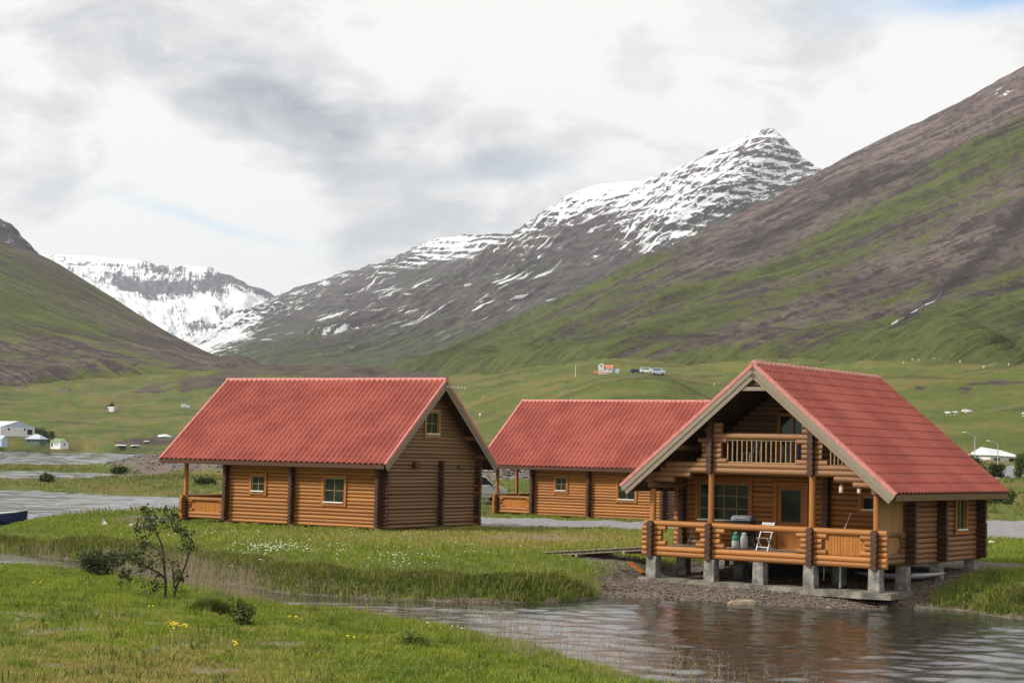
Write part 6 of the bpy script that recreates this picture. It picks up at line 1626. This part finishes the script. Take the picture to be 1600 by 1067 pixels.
tk = thing('grass_tussock', p, 0, 'dark green grass tussock beside the pale leafy weed', 'plant')
tx, ty = rng.normal(0, .26, 130), rng.normal(0, .18, 130)
link_obj('blades', blades('tussock_blades', tx, ty, 0 * tx - .03, .42 * np.exp(-(tx / .5) ** 2) + .1, np.full(130, .022), np.full(130, .7), np.tile(np.array([[.25, .03, 0]]), (130, 1)), MAT['sedge'], 8, .05), tk)
p = on_ground(380, 977, lo=25)
bush('leafy_weed', 'pale green leafy weed growing taller than the grass', 'plant', p, .26, .22, .30, 150, .055, 'leaf_l', 7, 5)
p = on_ground(648, 1012, lo=25); bush('leafy_weed', 'small dark dock weed near the water, in the middle of the near bank', 'plant', p, .24, .2, .16, 60, .06, 'leaf_l', 8, 4)
p = on_ground(605, 960, lo=25); wd_ = thing('flower_stalk', p, 0, 'single pale yellow flower stalk standing against the water', 'plant')
MB().tube([(0, 0, -.05), (.02, 0, .3), (.05, 0, .52)], [.012, .01, .006], 6).build('stalk', MAT['grass'], wd_)
leaf_mesh('flower_head', [Vector((.04 + random.gauss(0, .01), 0, .32 + i * .012)) for i in range(18)], [.03] * 18, MAT['leaf_l'], 3, [.02] * 18, wd_, 4)
for i, (px_, py_, w, hh, lb, mt) in enumerate(((1528, 752, 38, 40, 'dark green bush growing just behind the right roof eave', 'leaf'), (1556, 748, 30, 22, 'low dark hedge in front of the white-roofed house', 'leaf'), (1594, 752, 16, 40, 'lighter green bush cut by the right edge of the view', 'leaf_l'),
        (1568, 790, 30, 26, 'yellow-green bush on the verge behind the right roof corner', 'leaf_l'), (1545, 797, 20, 18, 'small yellow-green bush tucked under the right roof corner', 'leaf_l'))):
    d_ = 200 if py_ < 760 else 132; p = Vector(at_dist(px_, py_, d_)); p.z = gz(p.x, p.y); k_ = d_ / FPX
    bush('bush', lb, 'bush', p, w * k_ * .5, w * k_ * .4, hh * k_ * .5, 520, .10, mt, 20 + i, 4)
for i, (px_, py_, d_, w, hh, lb) in enumerate(((75, 693, 866, 22, 22, 'dark tree between the hip-roofed house and the green-roofed cottage'), (172, 641, 1150, 14, 12, 'small bare tree behind the tiny white shed'), (60, 682, 890, 22, 14, 'dark shrubs behind the hip-roofed house'))):
    p = on_ground(px_, py_, lo=500); k_ = p.xy.length / FPX
    bush('small_tree', lb, 'tree', p, w * k_ * .45, w * k_ * .4, hh * k_ * .55, 260, .35, 'leaf', 40 + i, 4)
for i, (px_, py_, lb) in enumerate(((375 / 1552 * 320 + 0, 752, 'dark clump of bushes on the grass strip between two lakes'), (903 / 1552 * 320, 738, 'green bushes at the foot of the grey gravel bank'), (320, 757, 'low bushes seen behind the deck post of the left cabin'))):
    p = on_ground(px_, py_, lo=150, hi=600); k_ = p.xy.length / FPX
    bush('shore_bush', lb, 'bush', p, 14 * k_, 6 * k_, 4.5 * k_, 260, .14, 'leaf', 60 + i, 4)
# pebbles on the gravel by the cabin piers and rubble on the dike: far too many to count
def pebbles(name, x, y, z, r, mats):
    base = np.array([(1, 0, 0), (-1, 0, 0), (0, 1, 0), (0, -1, 0), (0, 0, .7), (0, 0, -.7)], float); fc = np.array([(0, 2, 4), (2, 1, 4), (1, 3, 4), (3, 0, 4), (2, 0, 5), (1, 2, 5), (3, 1, 5), (0, 3, 5)])
    n = len(x); a = rng.uniform(0, 6.28, n); s_ = rng.uniform(.6, 1.4, (n, 3)) * r[:, None]
    V = base[None] * s_[:, None]; c_, q = np.cos(a)[:, None], np.sin(a)[:, None]
    V = np.stack([V[..., 0] * c_ - V[..., 1] * q + x[:, None], V[..., 0] * q + V[..., 1] * c_ + y[:, None], V[..., 2] * .7 + (z + r * .25)[:, None]], -1)
    F_ = (np.arange(n)[:, None, None] * 6 + fc[None]).reshape(-1, 3)
    T = np.repeat(np.stack([rng.uniform(0, 1, n), rng.uniform(0, 1, n) ** 3, 0 * x], -1), 6, 0)
    tag(link_obj(name, np_mesh(name, V.reshape(-1, 3), F_, mats, False, {'tint': T})), kind='stuff')
MAT['pebble'] = mat_leafy('pebbles', (0.06, 0.044, 0.033), (0.19, 0.14, 0.10), (0.30, 0.25, 0.20), 0.0, 0.9)
MAT['rubble'] = mat_leafy('dike_rubble', (0.06, 0.052, 0.05), (0.17, 0.15, 0.145), (0.34, 0.32, 0.31), 0.0, 0.9)
x, y = scatter(42000, 2, 17, 51, 70); g = ground_info(x, y); ok = (g['sd'] > -0.3) & (g['wa'] > 0.3) & (g['lx'] < 9) & ((g['lx'] < 1) | (g['ly'] < -3.5) | (g['ly'] > 3.5) | (rng.uniform(0, 1, len(x)) < .4))
x, y, z = x[ok], y[ok], g['z'][ok]
pebbles('shore_pebbles', x, y, z, rng.uniform(.015, .045, len(x)) * (1 + (rng.uniform(0, 1, len(x)) > .97)), MAT['pebble'])
k_ = rng.integers(0, len(DIKE) - 1, 9000); t_ = rng.uniform(0, 1, 9000)[:, None]; q = DIKE[k_] * (1 - t_) + DIKE[k_ + 1] * t_ + rng.normal(0, 3.2, (9000, 2))
g = ground_info(q[:, 0], q[:, 1]); ok = (g['sd'] > 0) & (g['dike'] > .18)
pebbles('dike_rubble', q[ok, 0], q[ok, 1], g['z'][ok], rng.uniform(.08, .30, ok.sum()), MAT['rubble'])
# haze: the air of the valley
hz_m = bpy.data.materials.new('valley_air'); hz_m.use_nodes = True; hz_m.node_tree.nodes.clear()
pv_ = N(hz_m.node_tree, 'ShaderNodeVolumePrincipled'); pv_.inputs['Color'].default_value = (0.86, 0.92, 1.0, 1); pv_.inputs['Density'].default_value = 4.2e-5; pv_.inputs['Anisotropy'].default_value = 0.1
ho_ = N(hz_m.node_tree, 'ShaderNodeOutputMaterial'); link(hz_m.node_tree, pv_.outputs[0], ho_.inputs['Volume'])
zmax = max(float(v) for v in (max(c[2] for c in o.bound_box) for o in bpy.data.objects if o.type == 'MESH' and o.parent is None))
hzb = MB().box((0, 3000, (zmax + 60 - 260) / 2), (30000, 26000, zmax + 60 + 260)).build('haze', hz_m); tag(hzb, kind='stuff')
